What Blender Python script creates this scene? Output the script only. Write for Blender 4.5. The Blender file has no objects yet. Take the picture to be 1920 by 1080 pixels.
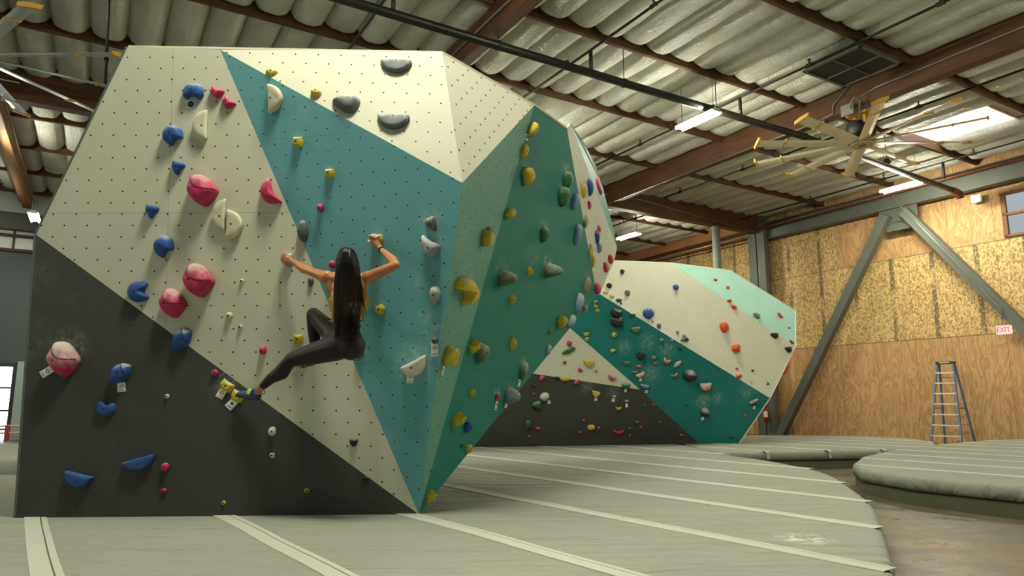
import bpy, bmesh, math, random
from mathutils import Vector, Matrix, noise
from mathutils.bvhtree import BVHTree
from mathutils.geometry import delaunay_2d_cdt
random.seed(7)
sc = bpy.context.scene
COL = sc.collection
V = Vector
F, HOR = 1300.0, 212.0
PITCH = math.atan(HOR / F)
CP, SP = math.cos(PITCH), math.sin(PITCH)
CZ = 1.31                      # camera height above the concrete floor
MT = 0.35                      # mat top
EYE = V((0, 0, CZ))
# ------------------------------------------------------------------ helpers
def ray(px, py):
    dx = px - 960; u = 540 - py
    return V((dx, F * CP - u * SP, F * SP + u * CP))
def atY(px, py, Y):
    d = ray(px, py); return EYE + d * (Y / d.y)
def atZ(px, py, z):
    d = ray(px, py); return EYE + d * ((z - CZ) / d.z)
def hitp(px, py, p0, n):
    d = ray(px, py); return EYE + d * ((p0 - EYE).dot(n) / d.dot(n))
def proj(p):
    q = p - EYE
    f = q.y * CP + q.z * SP; up = -q.y * SP + q.z * CP
    return V((960 + q.x / f * F, 540 - up / f * F))
YAW = math.radians(30.8)
UX = V((math.cos(YAW), math.sin(YAW), 0)); VX = V((-math.sin(YAW), math.cos(YAW), 0))
def B(u, v, z): return UX * u + VX * v + V((0, 0, z + CZ))      # z above the eye
BROT = YAW

def link(name, data, parent=None, mat=None):
    o = bpy.data.objects.new(name, data); COL.objects.link(o)
    if parent is not None: o.parent = parent
    if mat is not None and data is not None: data.materials.append(mat)
    return o
def mesh_from(bm, smooth=False, name='m'):
    me = bpy.data.meshes.new(name); bm.to_mesh(me); bm.free()
    if smooth: me.polygons.foreach_set('use_smooth', [True] * len(me.polygons))
    return me
def obj(name, bm, mat, parent=None, smooth=False):
    return link(name, mesh_from(bm, smooth, name), parent, mat)
def tag(o, label, cat=None, group=None, kind=None):
    o['label'] = label
    if cat: o['category'] = cat
    if group: o['group'] = group
    if kind: o['kind'] = kind
    return o
def empty(name, loc=(0, 0, 0), rz=0):
    o = bpy.data.objects.new(name, None); COL.objects.link(o)
    o.location = loc; o.rotation_euler = (0, 0, rz); o.empty_display_size = .1
    return o
def box(bm, c, s, M=None):
    c = V(c); vs = []
    for dx in (-.5, .5):
        for dy in (-.5, .5):
            for dz in (-.5, .5):
                p = c + V((dx * s[0], dy * s[1], dz * s[2]))
                vs.append(bm.verts.new(M @ p if M else p))
    for q in ((0, 1, 3, 2), (4, 6, 7, 5), (0, 4, 5, 1), (2, 3, 7, 6), (0, 2, 6, 4), (1, 5, 7, 3)):
        bm.faces.new([vs[i] for i in q])
def frame_of(d):
    d = d.normalized(); a = V((0, 0, 1)) if abs(d.z) < .9 else V((1, 0, 0))
    x = d.cross(a).normalized(); return x, x.cross(d).normalized()
def tube(bm, pts, r, n=8, cap=True):
    pts = [V(p) for p in pts]; rs = r if isinstance(r, (list, tuple)) else [r] * len(pts)
    rings = []
    for i, p in enumerate(pts):
        d = (pts[min(i + 1, len(pts) - 1)] - pts[max(i - 1, 0)])
        x, y = frame_of(d)
        if i and (rings[-1][1].dot(x)) < 0.0: x, y = -x, -y
        rings.append(([bm.verts.new(p + (x * math.cos(a) + y * math.sin(a)) * rs[i]) for a in [2 * math.pi * k / n for k in range(n)]], x))
    for i in range(len(rings) - 1):
        A, Bq = rings[i][0], rings[i + 1][0]
        for k in range(n):
            bm.faces.new((A[k], A[(k + 1) % n], Bq[(k + 1) % n], Bq[k]))
    if cap:
        bm.faces.new(rings[0][0][::-1]); bm.faces.new(rings[-1][0])
def bar(bm, a, b, w, h, up=V((0, 0, 1))):
    a = V(a); b = V(b); d = (b - a).normalized(); s = d.cross(up).normalized(); t = s.cross(d).normalized()
    vs = [bm.verts.new(p + s * (i * w / 2) + t * (j * h / 2)) for p in (a, b) for i, j in ((-1, -1), (1, -1), (1, 1), (-1, 1))]
    for q in ((0, 1, 2, 3), (7, 6, 5, 4), (0, 4, 5, 1), (1, 5, 6, 2), (2, 6, 7, 3), (3, 7, 4, 0)):
        bm.faces.new([vs[i] for i in q])
def prism(bm, poly, z0, z1):
    lo = [bm.verts.new((p[0], p[1], z0)) for p in poly]; hi = [bm.verts.new((p[0], p[1], z1)) for p in poly]
    n = len(poly)
    bm.faces.new(lo[::-1]); bm.faces.new(hi)
    for i in range(n): bm.faces.new((lo[i], lo[(i + 1) % n], hi[(i + 1) % n], hi[i]))
def fixn(bm): bmesh.ops.recalc_face_normals(bm, faces=bm.faces)

# ------------------------------------------------------------------ node helpers
def s2l(c):
    c = [x / 255 for x in c]
    return tuple((x / 12.92 if x <= .04045 else ((x + .055) / 1.055) ** 2.4) for x in c) + (1,)
class NT:
    def __init__(s, name, rough=.6, metal=0.0, spec=.5):
        s.m = bpy.data.materials.new(name); s.m.use_nodes = True; s.t = s.m.node_tree; s.t.nodes.clear()
        s.out = s.n('ShaderNodeOutputMaterial'); s.b = s.n('ShaderNodeBsdfPrincipled')
        s.l(s.b.outputs[0], s.out.inputs[0])
        s.b.inputs['Roughness'].default_value = rough; s.b.inputs['Metallic'].default_value = metal
        s.b.inputs['Specular IOR Level'].default_value = spec
    def n(s, t, **k):
        x = s.t.nodes.new(t)
        for a, b in k.items(): setattr(x, a, b)
        return x
    def l(s, a, b): s.t.links.new(a, b)
    def put(s, inp, v):
        if hasattr(v, 'links') or hasattr(v, 'is_linked'): s.l(v, inp)
        else: inp.default_value = v
    def math(s, op, a, b=None, c=None, clamp=False):
        x = s.n('ShaderNodeMath', operation=op, use_clamp=clamp); s.put(x.inputs[0], a)
        if b is not None: s.put(x.inputs[1], b)
        if c is not None: s.put(x.inputs[2], c)
        return x.outputs[0]
    def mix(s, f, a, b):
        x = s.n('ShaderNodeMix', data_type='RGBA'); s.put(x.inputs[0], f); s.put(x.inputs[6], a); s.put(x.inputs[7], b)
        return x.outputs[2]
    def mr(s, v, a, b, c=0.0, d=1.0, smooth=True):
        x = s.n('ShaderNodeMapRange', interpolation_type='SMOOTHSTEP' if smooth else 'LINEAR')
        s.put(x.inputs[0], v); x.inputs[1].default_value = a; x.inputs[2].default_value = b; x.inputs[3].default_value = c; x.inputs[4].default_value = d
        return x.outputs[0]
    def noise(s, vec, scale, detail=3, rough=.5, dist=0):
        x = s.n('ShaderNodeTexNoise'); s.l(vec, x.inputs['Vector']); x.inputs['Scale'].default_value = scale
        x.inputs['Detail'].default_value = detail; x.inputs['Roughness'].default_value = rough; x.inputs['Distortion'].default_value = dist
        return x.outputs[0]
    def coord(s, which='Object'): return s.n('ShaderNodeTexCoord').outputs[which]
    def mapv(s, vec, scale=(1, 1, 1), loc=(0, 0, 0), rot=(0, 0, 0)):
        x = s.n('ShaderNodeMapping'); s.l(vec, x.inputs[0]); x.inputs[1].default_value = loc; x.inputs[2].default_value = rot; x.inputs[3].default_value = scale
        return x.outputs[0]
    def sep(s, v):
        x = s.n('ShaderNodeSeparateXYZ'); s.l(v, x.inputs[0]); return x.outputs
    def color(s, v): s.put(s.b.inputs['Base Color'], v)
    def bump(s, h, strength=.3, dist=.01, prev=None):
        x = s.n('ShaderNodeBump'); s.l(h, x.inputs['Height']); x.inputs['Strength'].default_value = strength; x.inputs['Distance'].default_value = dist
        if prev: s.l(prev, x.inputs['Normal'])
        s.l(x.outputs[0], s.b.inputs['Normal']); return x.outputs[0]
MATS = {}
def plain(name, rgb, rough=.6, metal=0, var=.12, scale=8, bump=0, spec=.5):
    if name in MATS: return MATS[name]
    t = NT(name, rough, metal, spec); c = s2l(rgb); co = t.coord()
    nz = t.noise(co, scale, 4)
    d = tuple(x * (1 - var * 1.6) for x in c[:3]) + (1,); e = tuple(min(1, x * (1 + var)) for x in c[:3]) + (1,)
    t.color(t.mix(nz, d, e))
    if bump: t.bump(t.noise(co, scale * 6, 3), bump, .004)
    MATS[name] = t.m; return t.m
def glow(name, rgb, strength):
    if name in MATS: return MATS[name]
    t = NT(name); e = t.n('ShaderNodeEmission'); e.inputs[0].default_value = s2l(rgb); e.inputs[1].default_value = strength
    t.l(e.outputs[0], t.out.inputs[0]); MATS[name] = t.m; return t.m
def wood(name, a, b, rough=.7, axis=0, sc_=1.0):
    if name in MATS: return MATS[name]
    t = NT(name, rough); co = t.coord()
    s = [9, 9, 9]; s[axis] = .7
    g = t.noise(t.mapv(co, tuple(x * sc_ for x in s)), 3, 6, .62, .6)
    g2 = t.noise(co, .9, 3)
    g3 = t.noise(t.mapv(co, tuple((40 if i != axis else 1.2) * sc_ for i in range(3))), 2, 3, .6)
    f = t.math('MULTIPLY_ADD', g3, .5, t.math('MULTIPLY_ADD', g2, .6, t.math('MULTIPLY', g, .8)))
    f = t.mr(f, .55, 1.3)
    t.color(t.mix(f, s2l(a), s2l(b))); t.bump(g, .25, .01)
    MATS[name] = t.m; return t.m

# ------------------------------------------------------------------ camera, world, view
cam = bpy.data.cameras.new('camera'); co = bpy.data.objects.new('camera', cam); COL.objects.link(co)
cam.sensor_width = 36; cam.lens = F / 1920 * 36; cam.clip_end = 200
co.location = EYE; co.rotation_euler = (math.pi / 2 + PITCH, 0, 0); sc.camera = co
w = bpy.data.worlds.new('daylight'); sc.world = w; w.use_nodes = True
w.node_tree.nodes['Background'].inputs[0].default_value = (.80, .93, .92, 1)
w.node_tree.nodes['Background'].inputs[1].default_value = .14
sc.view_settings.view_transform = 'Standard'; sc.view_settings.look = 'None'
sc.view_settings.exposure = 0.4; sc.view_settings.gamma = 1.0; sc.view_settings.use_curve_mapping = False
sc.cycles.max_bounces = 6; sc.cycles.diffuse_bounces = 4; sc.cycles.use_denoising = True
sc.cycles.caustics_reflective = False; sc.cycles.caustics_refractive = False
#PART2
# ================================================================== THE HALL
# roof insulation: pillows of white-faced batts between purlins
PV = [2.28 + 2.67 * k for k in range(-1, 12)]     # purlin lines (v); v=18.3 is the girder
PV = [18.30 + 2.67 * k for k in range(-6, 5)]
U0, U1, PITCHU = -9.35, 22.9, .667
ZR = 7.52
t = NT('insulation_facing', .26, 0, .7); c_ = t.coord('UV')
nz = t.noise(c_, 1.1, 4); wr = t.noise(t.mapv(c_, (14, 2.2, 1)), 1.0, 5, .6, 1.2); wr2 = t.noise(t.mapv(c_, (2.0, 9, 1), rot=(0, 0, .5)), 1.3, 5, .6, 2.0)
t.color(t.mix(nz, s2l((196, 196, 180)), s2l((236, 235, 222))))
b1 = t.bump(wr, .8, .05); t.bump(wr2, .7, .07, b1)
M_INS = t.m
def insulation_bay(v0, v1, k):
    me = bpy.data.meshes.new('ceiling'); vs = []; fs = []; uvs = []
    NU, NV = 9, 16; r = random.Random(k)
    nc = int(round((U1 - U0) / PITCHU)); L = v1 - v0 - .09
    for c in range(nc):
        ua = U0 + c * PITCHU; base = len(vs); droop = .22 + r.random() * .07; ph = r.random() * 9
        skyl = 18.7 < ua + .3 < 20.75 and 7.7 < (v0 + v1) / 2 < 10.8
        lim0 = 0.0
        for j in range(NV + 1):
            tt = j / NV; s = .5 - .5 * math.cos(math.pi * tt)
            vv = v0 + .045 + s * L
            e = min(1, (min(s, 1 - s) * L / .20)); env = math.sqrt(max(0, 1 - (1 - e) ** 2))
            for i in range(NU + 1):
                x = i / NU * 2 - 1
                a = math.sqrt(max(0, 1 - abs(x) ** 2.6))
                nn = noise.noise(V((x * 1.3 + c * 3.1, vv * 2.1, ph))) * .03 + noise.noise(V((x * 4 + c, vv * 6, ph))) * .010
                z = ZR - (droop + nn) * a * (.25 + .75 * env) - .02
                if skyl: z = ZR + .0 - .03 * a
                vs.append(B(ua + (x + 1) / 2 * PITCHU, vv, z)); uvs.append((ua + x * .33, vv))
        for j in range(NV):
            for i in range(NU):
                if skyl and v0 + .045 + (.5 - .5 * math.cos(math.pi * (j + .5) / NV)) * L > 8.15 : 
                    if v0 + .045 + (.5 - .5 * math.cos(math.pi * (j + .5) / NV)) * L < 10.45: continue
                a0 = base + j * (NU + 1) + i
                fs.append((a0, a0 + NU + 1, a0 + NU + 2, a0 + 1))
    me.from_pydata(vs, [], fs); me.polygons.foreach_set('use_smooth', [True] * len(fs))
    ul = me.uv_layers.new(name='UVMap')
    for l in me.loops: ul.data[l.index].uv = uvs[l.vertex_index]
    o = link('ceiling', me, None, M_INS)
    tag(o, 'white plastic faced insulation batts sagging between two roof purlins, bay %s' % ['nearest the camera', 'second from the camera', 'third from the camera', 'fourth from the camera', 'fifth from the camera', 'just before the cross girder', 'just beyond the cross girder', 'second beyond the cross girder', 'third beyond the cross girder', 'at the far end wall'][k], 'ceiling', 'roof insulation bays', 'structure')
for k in range(len(PV) - 1): insulation_bay(PV[k], PV[k + 1], k)
bm = bmesh.new(); M = Matrix.Rotation(BROT, 4, 'Z')
def bbox_b(bm, u0, u1, v0, v1, z0, z1):
    box(bm, ((u0 + u1) / 2, (v0 + v1) / 2, (z0 + z1) / 2 + CZ), (u1 - u0, v1 - v0, z1 - z0), M)
M_DECK = plain('roof_deck', (120, 90, 60), .8)
# deck with the skylight opening (u 18.8..20.8, v 8.2..10.4)
for a in ((-9.6, 18.75, -6, 30.5), (20.8, 23.4, -6, 30.5), (18.75, 20.8, -6, 8.2), (18.75, 20.8, 10.4, 30.5)):
    bbox_b(bm, a[0], a[1], a[2], a[3], ZR + .03, ZR + .08)
o = obj('roof_deck', bm, M_DECK); tag(o, 'wooden roof deck above the white insulation batts', 'roof', kind='structure')
# skylight
sk = empty('skylight'); tag(sk, 'bright rectangular skylight in the roof behind the right ceiling fan', 'skylight', kind='structure')
bm = bmesh.new(); bbox_b(bm, 18.7, 20.85, 8.15, 10.45, ZR + .55, ZR + .57); obj('skylight_dome', bm, glow('daylight_dome', (240, 248, 250), 6.5), sk)
bm = bmesh.new()
for a in ((18.7, 18.76, 8.15, 10.45), (20.79, 20.85, 8.15, 10.45), (18.7, 20.85, 8.15, 8.2), (18.7, 20.85, 10.4, 10.45)): bbox_b(bm, a[0], a[1], a[2], a[3], ZR - .06, ZR + .56)
obj('skylight_curb', bm, plain('curb_white', (226, 200, 170), .7), sk)
bm = bmesh.new(); bbox_b(bm, 19.75, 19.79, 8.15, 10.45, ZR + .1, ZR + .14); obj('skylight_bar', bm, plain('white_paint', (225, 225, 215), .5), sk)

M_GLU = wood('glulam', (48, 30, 17), (104, 66, 36), .65, 0, .7)
M_PUR = wood('purlin_wood', (44, 27, 15), (106, 68, 38), .7, 0, 1)
M_LEDG = wood('ledger_wood', (120, 80, 40), (190, 135, 80), .7, 0, 1)
def beam(name, u0, u1, v0, v1, z0, z1, mat, label, cat='beam'):
    L = max(u1 - u0, v1 - v0); alongu = (u1 - u0) > (v1 - v0)
    o = empty(name, B((u0 + u1) / 2, (v0 + v1) / 2, (z0 + z1) / 2), BROT + (0 if alongu else math.pi / 2))
    bpy.data.objects.remove(o)
    bm = bmesh.new(); wdt = (v1 - v0) if alongu else (u1 - u0); box(bm, (0, 0, 0), (L, wdt, z1 - z0))
    bmesh.ops.bevel(bm, geom=bm.edges[:], offset=.008, segments=1, affect='EDGES')
    o = obj(name, bm, mat); o.location = B((u0 + u1) / 2, (v0 + v1) / 2, (z0 + z1) / 2); o.rotation_euler = (0, 0, BROT + (0 if alongu else math.pi / 2))
    tag(o, label, cat, kind='structure'); return o
beam('roof_beam', -2.7, -2.44, 18.45, 29.2, 6.72, 7.5, wood('glulam_pale', (120, 84, 48), (176, 128, 82), .6, 0, .7), 'pale brown glulam beam with white conduits seen past the left fan blades')
beam('roof_beam', -2.7, -2.44, 2, 18.1, 6.72, 7.5, wood('glulam_pale', (120, 84, 48), (176, 128, 82), .6, 0, .7), 'pale brown glulam beam with white conduits at the far left edge of the roof')
beam('roof_beam', 5.75, 5.99, 1, 18.1, 6.7, 7.5, M_GLU, 'brown glulam roof beam rising above the top of the near boulder')
beam('roof_beam', 14.6, 14.86, 1, 18.1, 6.7, 7.5, M_GLU, 'dark glulam roof beam that carries the right ceiling fan')
beam('roof_beam', -9.4, 22.6, 18.12, 18.42, 6.62, 7.5, M_GLU, 'deep glulam cross girder running toward the steel corner column')
beam('roof_beam', 22.45, 22.75, 18.5, 29.4, 6.62, 7.35, M_LEDG, 'light brown beam along the top of the far chipboard wall')
nm = ['nearest', 'second', 'third', 'fourth', 'fifth', 'sixth']
k = 0
for i, v in enumerate(PV):
    if abs(v - 18.3) < .1: continue
    for (a, b_, s) in ((-9.4, -2.72, 'left of the pale beam'), (-2.42, 5.73, 'over the near boulder'), (6.0, 14.58, 'between the middle and right glulam beams'), (14.88, 22.9, 'right of the fan beam')):
        if v < 5 and a < 0: continue
        where = ('%s purlin line from the camera' % nm[i]) if v < 18 else ('%s purlin line beyond the cross girder' % ['nearest', 'second', 'third', 'fourth'][i - 7 if i - 7 >= 0 else 0])
        beam('purlin', a, b_, v - .045, v + .045, 7.2, 7.5, M_PUR, 'brown timber purlin %s, %s' % (s, where), 'purlin')
# floor
t = NT('concrete', .22, 0, .5); c_ = t.coord()
n1 = t.noise(c_, .9, 6, .65, .5); n2 = t.noise(t.mapv(c_, (1, 1.5, 1), rot=(0, 0, .4)), 1.8, 7, .68); n3 = t.noise(c_, 14, 3)
cc = t.mix(t.mr(n1, .35, .65), s2l((74, 70, 60)), s2l((106, 92, 70))); cc = t.mix(t.mr(n2, .5, .72, 0, .6), cc, s2l((98, 98, 94))); cc = t.mix(t.mr(n3, .78, .85, 0, .25), cc, s2l((150, 150, 145)))
t.color(cc); t.put(t.b.inputs['Roughness'], t.mr(n2, .3, .7, .25, .55)); t.bump(n2, .1, .01)
bm = bmesh.new(); bbox_b(bm, -12, 24, -8, 31, -1.41 , -1.31); o = obj('floor', bm, t.m); tag(o, 'stained polished concrete floor of the hall', 'floor', kind='structure')

# right wall: plywood and chipboard sheets, object coords: x along v (metres), z up
t = NT('wall_sheets', .65); c_ = t.coord(); sx, sy, sz = t.sep(c_)
fl1 = t.n('ShaderNodeTexVoronoi'); fl1.inputs['Scale'].default_value = 1; 
wv = t.noise(c_, 5, 2); wvv = t.n('ShaderNodeVectorMath', operation='ADD'); 
cmb = t.n('ShaderNodeCombineXYZ'); t.put(cmb.inputs[0], t.math('MULTIPLY', sx, 26)); t.put(cmb.inputs[2], t.math('MULTIPLY', sz, 15)); t.put(cmb.inputs[1], t.math('MULTIPLY', wv, 3.0))
t.l(cmb.outputs[0], fl1.inputs['Vector']); fl1.inputs['Randomness'].default_value = 1
fs = t.sep(fl1.outputs['Color'])
fine = t.noise(t.mapv(c_, (30, 30, 12), rot=(0, .6, 0)), 2, 4, .7, 2.5)
f = t.math('MULTIPLY_ADD', fine, .9, t.math('MULTIPLY', fs[0], .45))
osb = t.mix(t.mr(f, .3, .95), s2l((132, 98, 54)), s2l((232, 198, 132)))
# dark printed stamp columns on the chipboard
fx = t.math('FRACT', t.math('MULTIPLY', sx, 1 / 1.34)); st = t.math('LESS_THAN', t.math('ABSOLUTE', t.math('SUBTRACT', fx, .93)), .055)
stn = t.mr(t.noise(t.mapv(c_, (9, 9, 9)), 2, 3, .6), .38, .5); stn2 = t.mr(t.noise(t.mapv(c_, (1.2, 1, .8)), 1, 2), .35, .55)
osb = t.mix(t.math('MULTIPLY', t.math('MULTIPLY', st, stn), t.math('MULTIPLY', stn2, .75)), osb, s2l((58, 52, 44)))
pid = t.math('FLOOR', t.math('MULTIPLY', sx, 1 / 1.34)); wn = t.n('ShaderNodeTexWhiteNoise', noise_dimensions='1D'); t.l(pid, wn.inputs['W'])
ofs = t.n('ShaderNodeCombineXYZ'); t.l(wn.outputs[0], ofs.inputs[1])
va = t.n('ShaderNodeVectorMath', operation='MULTIPLY_ADD'); t.l(ofs.outputs[0], va.inputs[0]); va.inputs[1].default_value = (0, 20, 0); t.l(c_, va.inputs[2])
g = t.noise(t.mapv(va.outputs[0], (1.6, 1, .35)), 1.6, 4, .5, 1.0)
rng = t.math('FRACT', t.math('MULTIPLY', g, 9)); rng = t.math('ABSOLUTE', t.math('SUBTRACT', rng, .5))
gf = t.noise(t.mapv(va.outputs[0], (16, 1, .8)), 2, 4, .6)
pf = t.math('MULTIPLY_ADD', gf, .35, t.math('MULTIPLY_ADD', rng, .75, t.math('MULTIPLY', wn.outputs[0], .22)))
ply = t.mix(t.mr(pf, .1, .8), s2l((166, 122, 76)), s2l((212, 170, 116)))
kn = t.n('ShaderNodeTexVoronoi'); t.l(t.mapv(c_, (3.1, 1, 2.3)), kn.inputs['Vector']); kn.inputs['Scale'].default_value = 1.0
ply = t.mix(t.math('LESS_THAN', kn.outputs['Distance'], .055), ply, s2l((92, 56, 30)))
stain = t.mr(t.noise(t.mapv(c_, (2.4, 1, 1.0)), 1, 5, .7, 1.5), .66, .74, 0, .65); ply = t.mix(stain, ply, s2l((92, 72, 52)))
lowz = t.math('LESS_THAN', sz, 1.98); topb = t.math('MULTIPLY', t.math('GREATER_THAN', sz, 4.76), t.math('LESS_THAN', sx, 15.3))
isply = t.math('MAXIMUM', lowz, topb); cc = t.mix(isply, osb, ply)
seam = t.math('LESS_THAN', t.math('ABSOLUTE', t.math('SUBTRACT', t.math('FRACT', t.math('MULTIPLY', sx, 1 / 1.34)), .5)), .0045)
seam = t.math('MAXIMUM', seam, t.math('LESS_THAN', t.math('ABSOLUTE', t.math('SUBTRACT', sz, 1.98)), .012)); seam = t.math('MAXIMUM', seam, t.math('LESS_THAN', t.math('ABSOLUTE', t.math('SUBTRACT', sz, 4.76)), .012))
t.color(t.mix(t.math('MULTIPLY', seam, .7), cc, s2l((60, 40, 24)))); t.bump(f, .3, .01); M_WALL = t.m
me = bpy.data.meshes.new('wall_right')
def wallpiece(bm, v0, v1, z0, z1): box(bm, ((v0 + v1) / 2, -.06, (z0 + z1) / 2), (v1 - v0, .12, z1 - z0))
bm = bmesh.new(); wallpiece(bm, 9.78, 30, -1.31, 7.5); wallpiece(bm, -4, 7.2, -1.31, 7.5); wallpiece(bm, 7.2, 9.78, -1.31, 4.8); wallpiece(bm, 7.2, 9.78, 6.15, 7.5)
o = obj('wall_right', bm, M_WALL); o.location = B(22.95, 0, 0); o.rotation_euler = (0, 0, BROT + math.pi / 2)
tag(o, 'tall wall of chipboard and plywood sheets on the right side', 'wall', kind='structure')
W = o
win = empty('window_1', B(22.95, 0, 0), BROT + math.pi / 2); tag(win, 'frosted plastic window high at the right end of the plywood wall', 'window', kind='structure')
bm = bmesh.new()
for a in ((7.2, 9.78, 4.8, 4.87), (7.2, 9.78, 6.08, 6.15), (7.2, 9.78, 5.45, 5.52), (9.66, 9.78, 4.8, 6.15), (8.4, 8.47, 4.8, 6.15)): box(bm, ((a[0] + a[1]) / 2, .0, (a[2] + a[3]) / 2), (a[1] - a[0], .14, a[3] - a[2]))
obj('window_frame', bm, wood('frame_wood', (104, 66, 34), (150, 100, 56), .7, 0), win)
bm = bmesh.new(); box(bm, (8.49, -.05, 5.475), (2.5, .02, 1.3)); obj('pane', bm, glow('frosted_daylight', (196, 204, 208), .55), win)
# far wall (v = const) with rolling door
VW = 29.6
bm = bmesh.new()
DU0, DU1 = -6.6, -2.36
for a in ((-12, DU0, -1.31, 5.2), (DU1, 23, -1.31, 5.2), (DU0, DU1, 1.27, 5.2)): bbox_b(bm, a[0], a[1], VW, VW + .2, a[2], a[3])
o = obj('wall_back', bm, plain('slate_wall', (70, 78, 80), .8, var=.06)); tag(o, 'dark slate grey end wall seen left of the near boulder', 'wall', kind='structure')
bm = bmesh.new(); bbox_b(bm, -12, 23, VW + .02, VW + .2, 5.2, 7.6); o = obj('wall_back', bm, plain('white_faced_wall', (196, 200, 196), .4, bump=.3)); tag(o, 'white insulation faced strip above the slate grey end wall', 'wall', kind='structure')
beam('roof_beam', -12, 22, VW - .35, VW - .02, 5.95, 6.55, plain('dark_steel', (72, 74, 70), .5), 'dark steel beam crossing the far end wall at left')
bm = bmesh.new()
for z in (5.72, 5.2):
    bbox_b(bm, -12, 22, VW - .12, VW, z, z + .1)
for u in (-5.6, -4.2, -2.9): bbox_b(bm, u, u + .06, VW - .08, VW, 5.2, 5.95)
o = obj('trim_1', bm, plain('brown_strip', (60, 42, 32), .7)); tag(o, 'thin brown rails on the white strip of the end wall', 'trim', kind='structure')
d = empty('door_1'); tag(d, 'bright glazed roll up door at the left edge of the hall', 'door', kind='structure')
bm = bmesh.new(); bbox_b(bm, DU0, DU1 - .1, VW + .1, VW + .12, -1.31, 1.2); obj('door_glass', bm, glow('outdoor_glare', (246, 250, 255), 2.6), d)
bm = bmesh.new()
for z in (1.17, .42, -.35, -.98): bbox_b(bm, DU0, DU1, VW + .02, VW + .09, z, z + .055)
bbox_b(bm, DU0, DU1, VW - .04, VW + .1, 1.17, 1.3)
for u in (DU0, DU1 - .12): bbox_b(bm, u, u + .12, VW - .02, VW + .1, -1.31, 1.3)
obj('door_frame', bm, plain('dark_teal_frame', (34, 44, 46), .4), d)
rl = empty('guard_rail'); tag(rl, 'pinkish metal guard rail in front of the bright glazed door', 'railing')
bm = bmesh.new()
for z in (-.82, -1.05 + .0): tube(bm, [B(-8.2, 28.9, z + .0), B(-1.9, 28.9, z)], .03)
obj('rail', bm, plain('pink_rail', (200, 150, 150), .4), rl)
bm = bmesh.new()
for u in (-2.45, -5.2, -7.6):
    bm = bmesh.new(); bbox_b(bm, u, u + .12, 28.85, 28.95, -1.31, -.8); obj('post', bm, plain('red_post', (150, 50, 56), .5), rl)
o = beam('column', -2.34, -2.02, VW - .3, VW - .02, -1.31, 1.35, plain('pale_steel', (150, 165, 160), .4), 'pale grey green steel column beside the roll up door', 'column')
# steel frame on the right
M_ST = plain('grey_steel', (92, 95, 86), .45, 0, .08, 3, spec=.5)
def ibeam(bm, a, b, h, wd, up=V((0, 0, 1)), tf=.03):
    d = (b - a).normalized(); s = d.cross(up).normalized(); tt = s.cross(d).normalized()
    bar(bm, a + tt * (h / 2), b + tt * (h / 2), wd, tf, up); bar(bm, a - tt * (h / 2), b - tt * (h / 2), wd, tf, up); bar(bm, a, b, .03, h - .03, up)
bm = bmesh.new(); ibeam(bm, B(22.55, 3, 6.68), B(22.55, 18.0, 6.68), .62, .32); o = obj('roof_beam', bm, M_ST); tag(o, 'grey steel I beam along the top of the plywood wall', 'beam', kind='structure')
bm = bmesh.new()
for dv in (0, .42): bar(bm, B(22.35, 18.05 + dv, -1.31), B(22.35, 18.05 + dv, 7.3), .36, .22, UX)
bar(bm, B(22.5, 18.26, -1.31), B(22.5, 18.26, 7.3), .3, .3, UX)
o = obj('column', bm, M_ST); tag(o, 'grey steel corner column holding the fire extinguisher', 'column', kind='structure')
bm = bmesh.new(); tube(bm, [B(20.0, 18.27, -1.31), B(20.0, 18.27, 6.62)], .15, 16); o = obj('column', bm, plain('post_grey', (150, 156, 148), .4), smooth=True); tag(o, 'round grey post rising behind the far boulder', 'column', kind='structure')
for (p, q, lb) in ((B(22.35, 12.95, 6.15), B(22.35, 17.75, -1.31), 'grey steel diagonal brace leaning left on the plywood wall'), (B(22.35, 12.35, 6.15), B(22.35, 6.9, -1.31 - .2 + .2), 'grey steel diagonal brace leaning right past the exit sign')):
    bm = bmesh.new(); bar(bm, p, q, .3, .26, UX); o = obj('steel_brace', bm, M_ST); tag(o, lb, 'brace', kind='structure')
bm = bmesh.new(); bar(bm, B(22.5, 12.0, 6.12), B(22.5, 13.3, 6.12), .04, .55); bar(bm, B(22.5, 12.3, 5.75), B(22.5, 13.05, 5.75), .04, .3)
o = obj('gusset_plate', bm, M_ST); tag(o, 'grey gusset plate where the two steel braces meet', 'plate', kind='structure')

# pipes -------------------------------------------------------------
M_BLK = plain('black_pipe', (38, 36, 32), .38, .3, .15, 5)
M_COP = plain('rusty_pipe', (112, 62, 44), .4, .2, .2, 6)
M_CON = plain('conduit', (150, 150, 142), .35, .6)
p = empty('sprinkler_main_pipe', B(8, 10.4, 6.5)); tag(p, 'thick black sprinkler main pipe running diagonally under the roof', 'pipe')
p.location = (0, 0, 0)
bm = bmesh.new(); tube(bm, [B(-3, 10.4, 6.5), B(14.7, 10.4, 6.5), B(21.6, 10.4, 6.2)], .083, 16); obj('pipe', bm, M_BLK, p, True)
bm = bmesh.new(); tube(bm, [B(21.45, 10.4, 6.205), B(21.7, 10.4, 6.19), B(21.85, 10.4, 6.16), B(21.9, 10.4, 6.02)], .105, 12); obj('elbow', bm, M_COP, p, True)
for u in (1.5, 5.9, 8.9, 11.6, 14.7, 18.2):
    bm = bmesh.new(); tube(bm, [B(u, 10.4, 6.62), B(u, 10.4, 7.35)], .009, 6); tube(bm, [B(u - .02, 10.4, 6.5), B(u + .02, 10.4, 6.5)], .1, 14); obj('pipe_hanger', bm, M_BLK, p)
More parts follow.
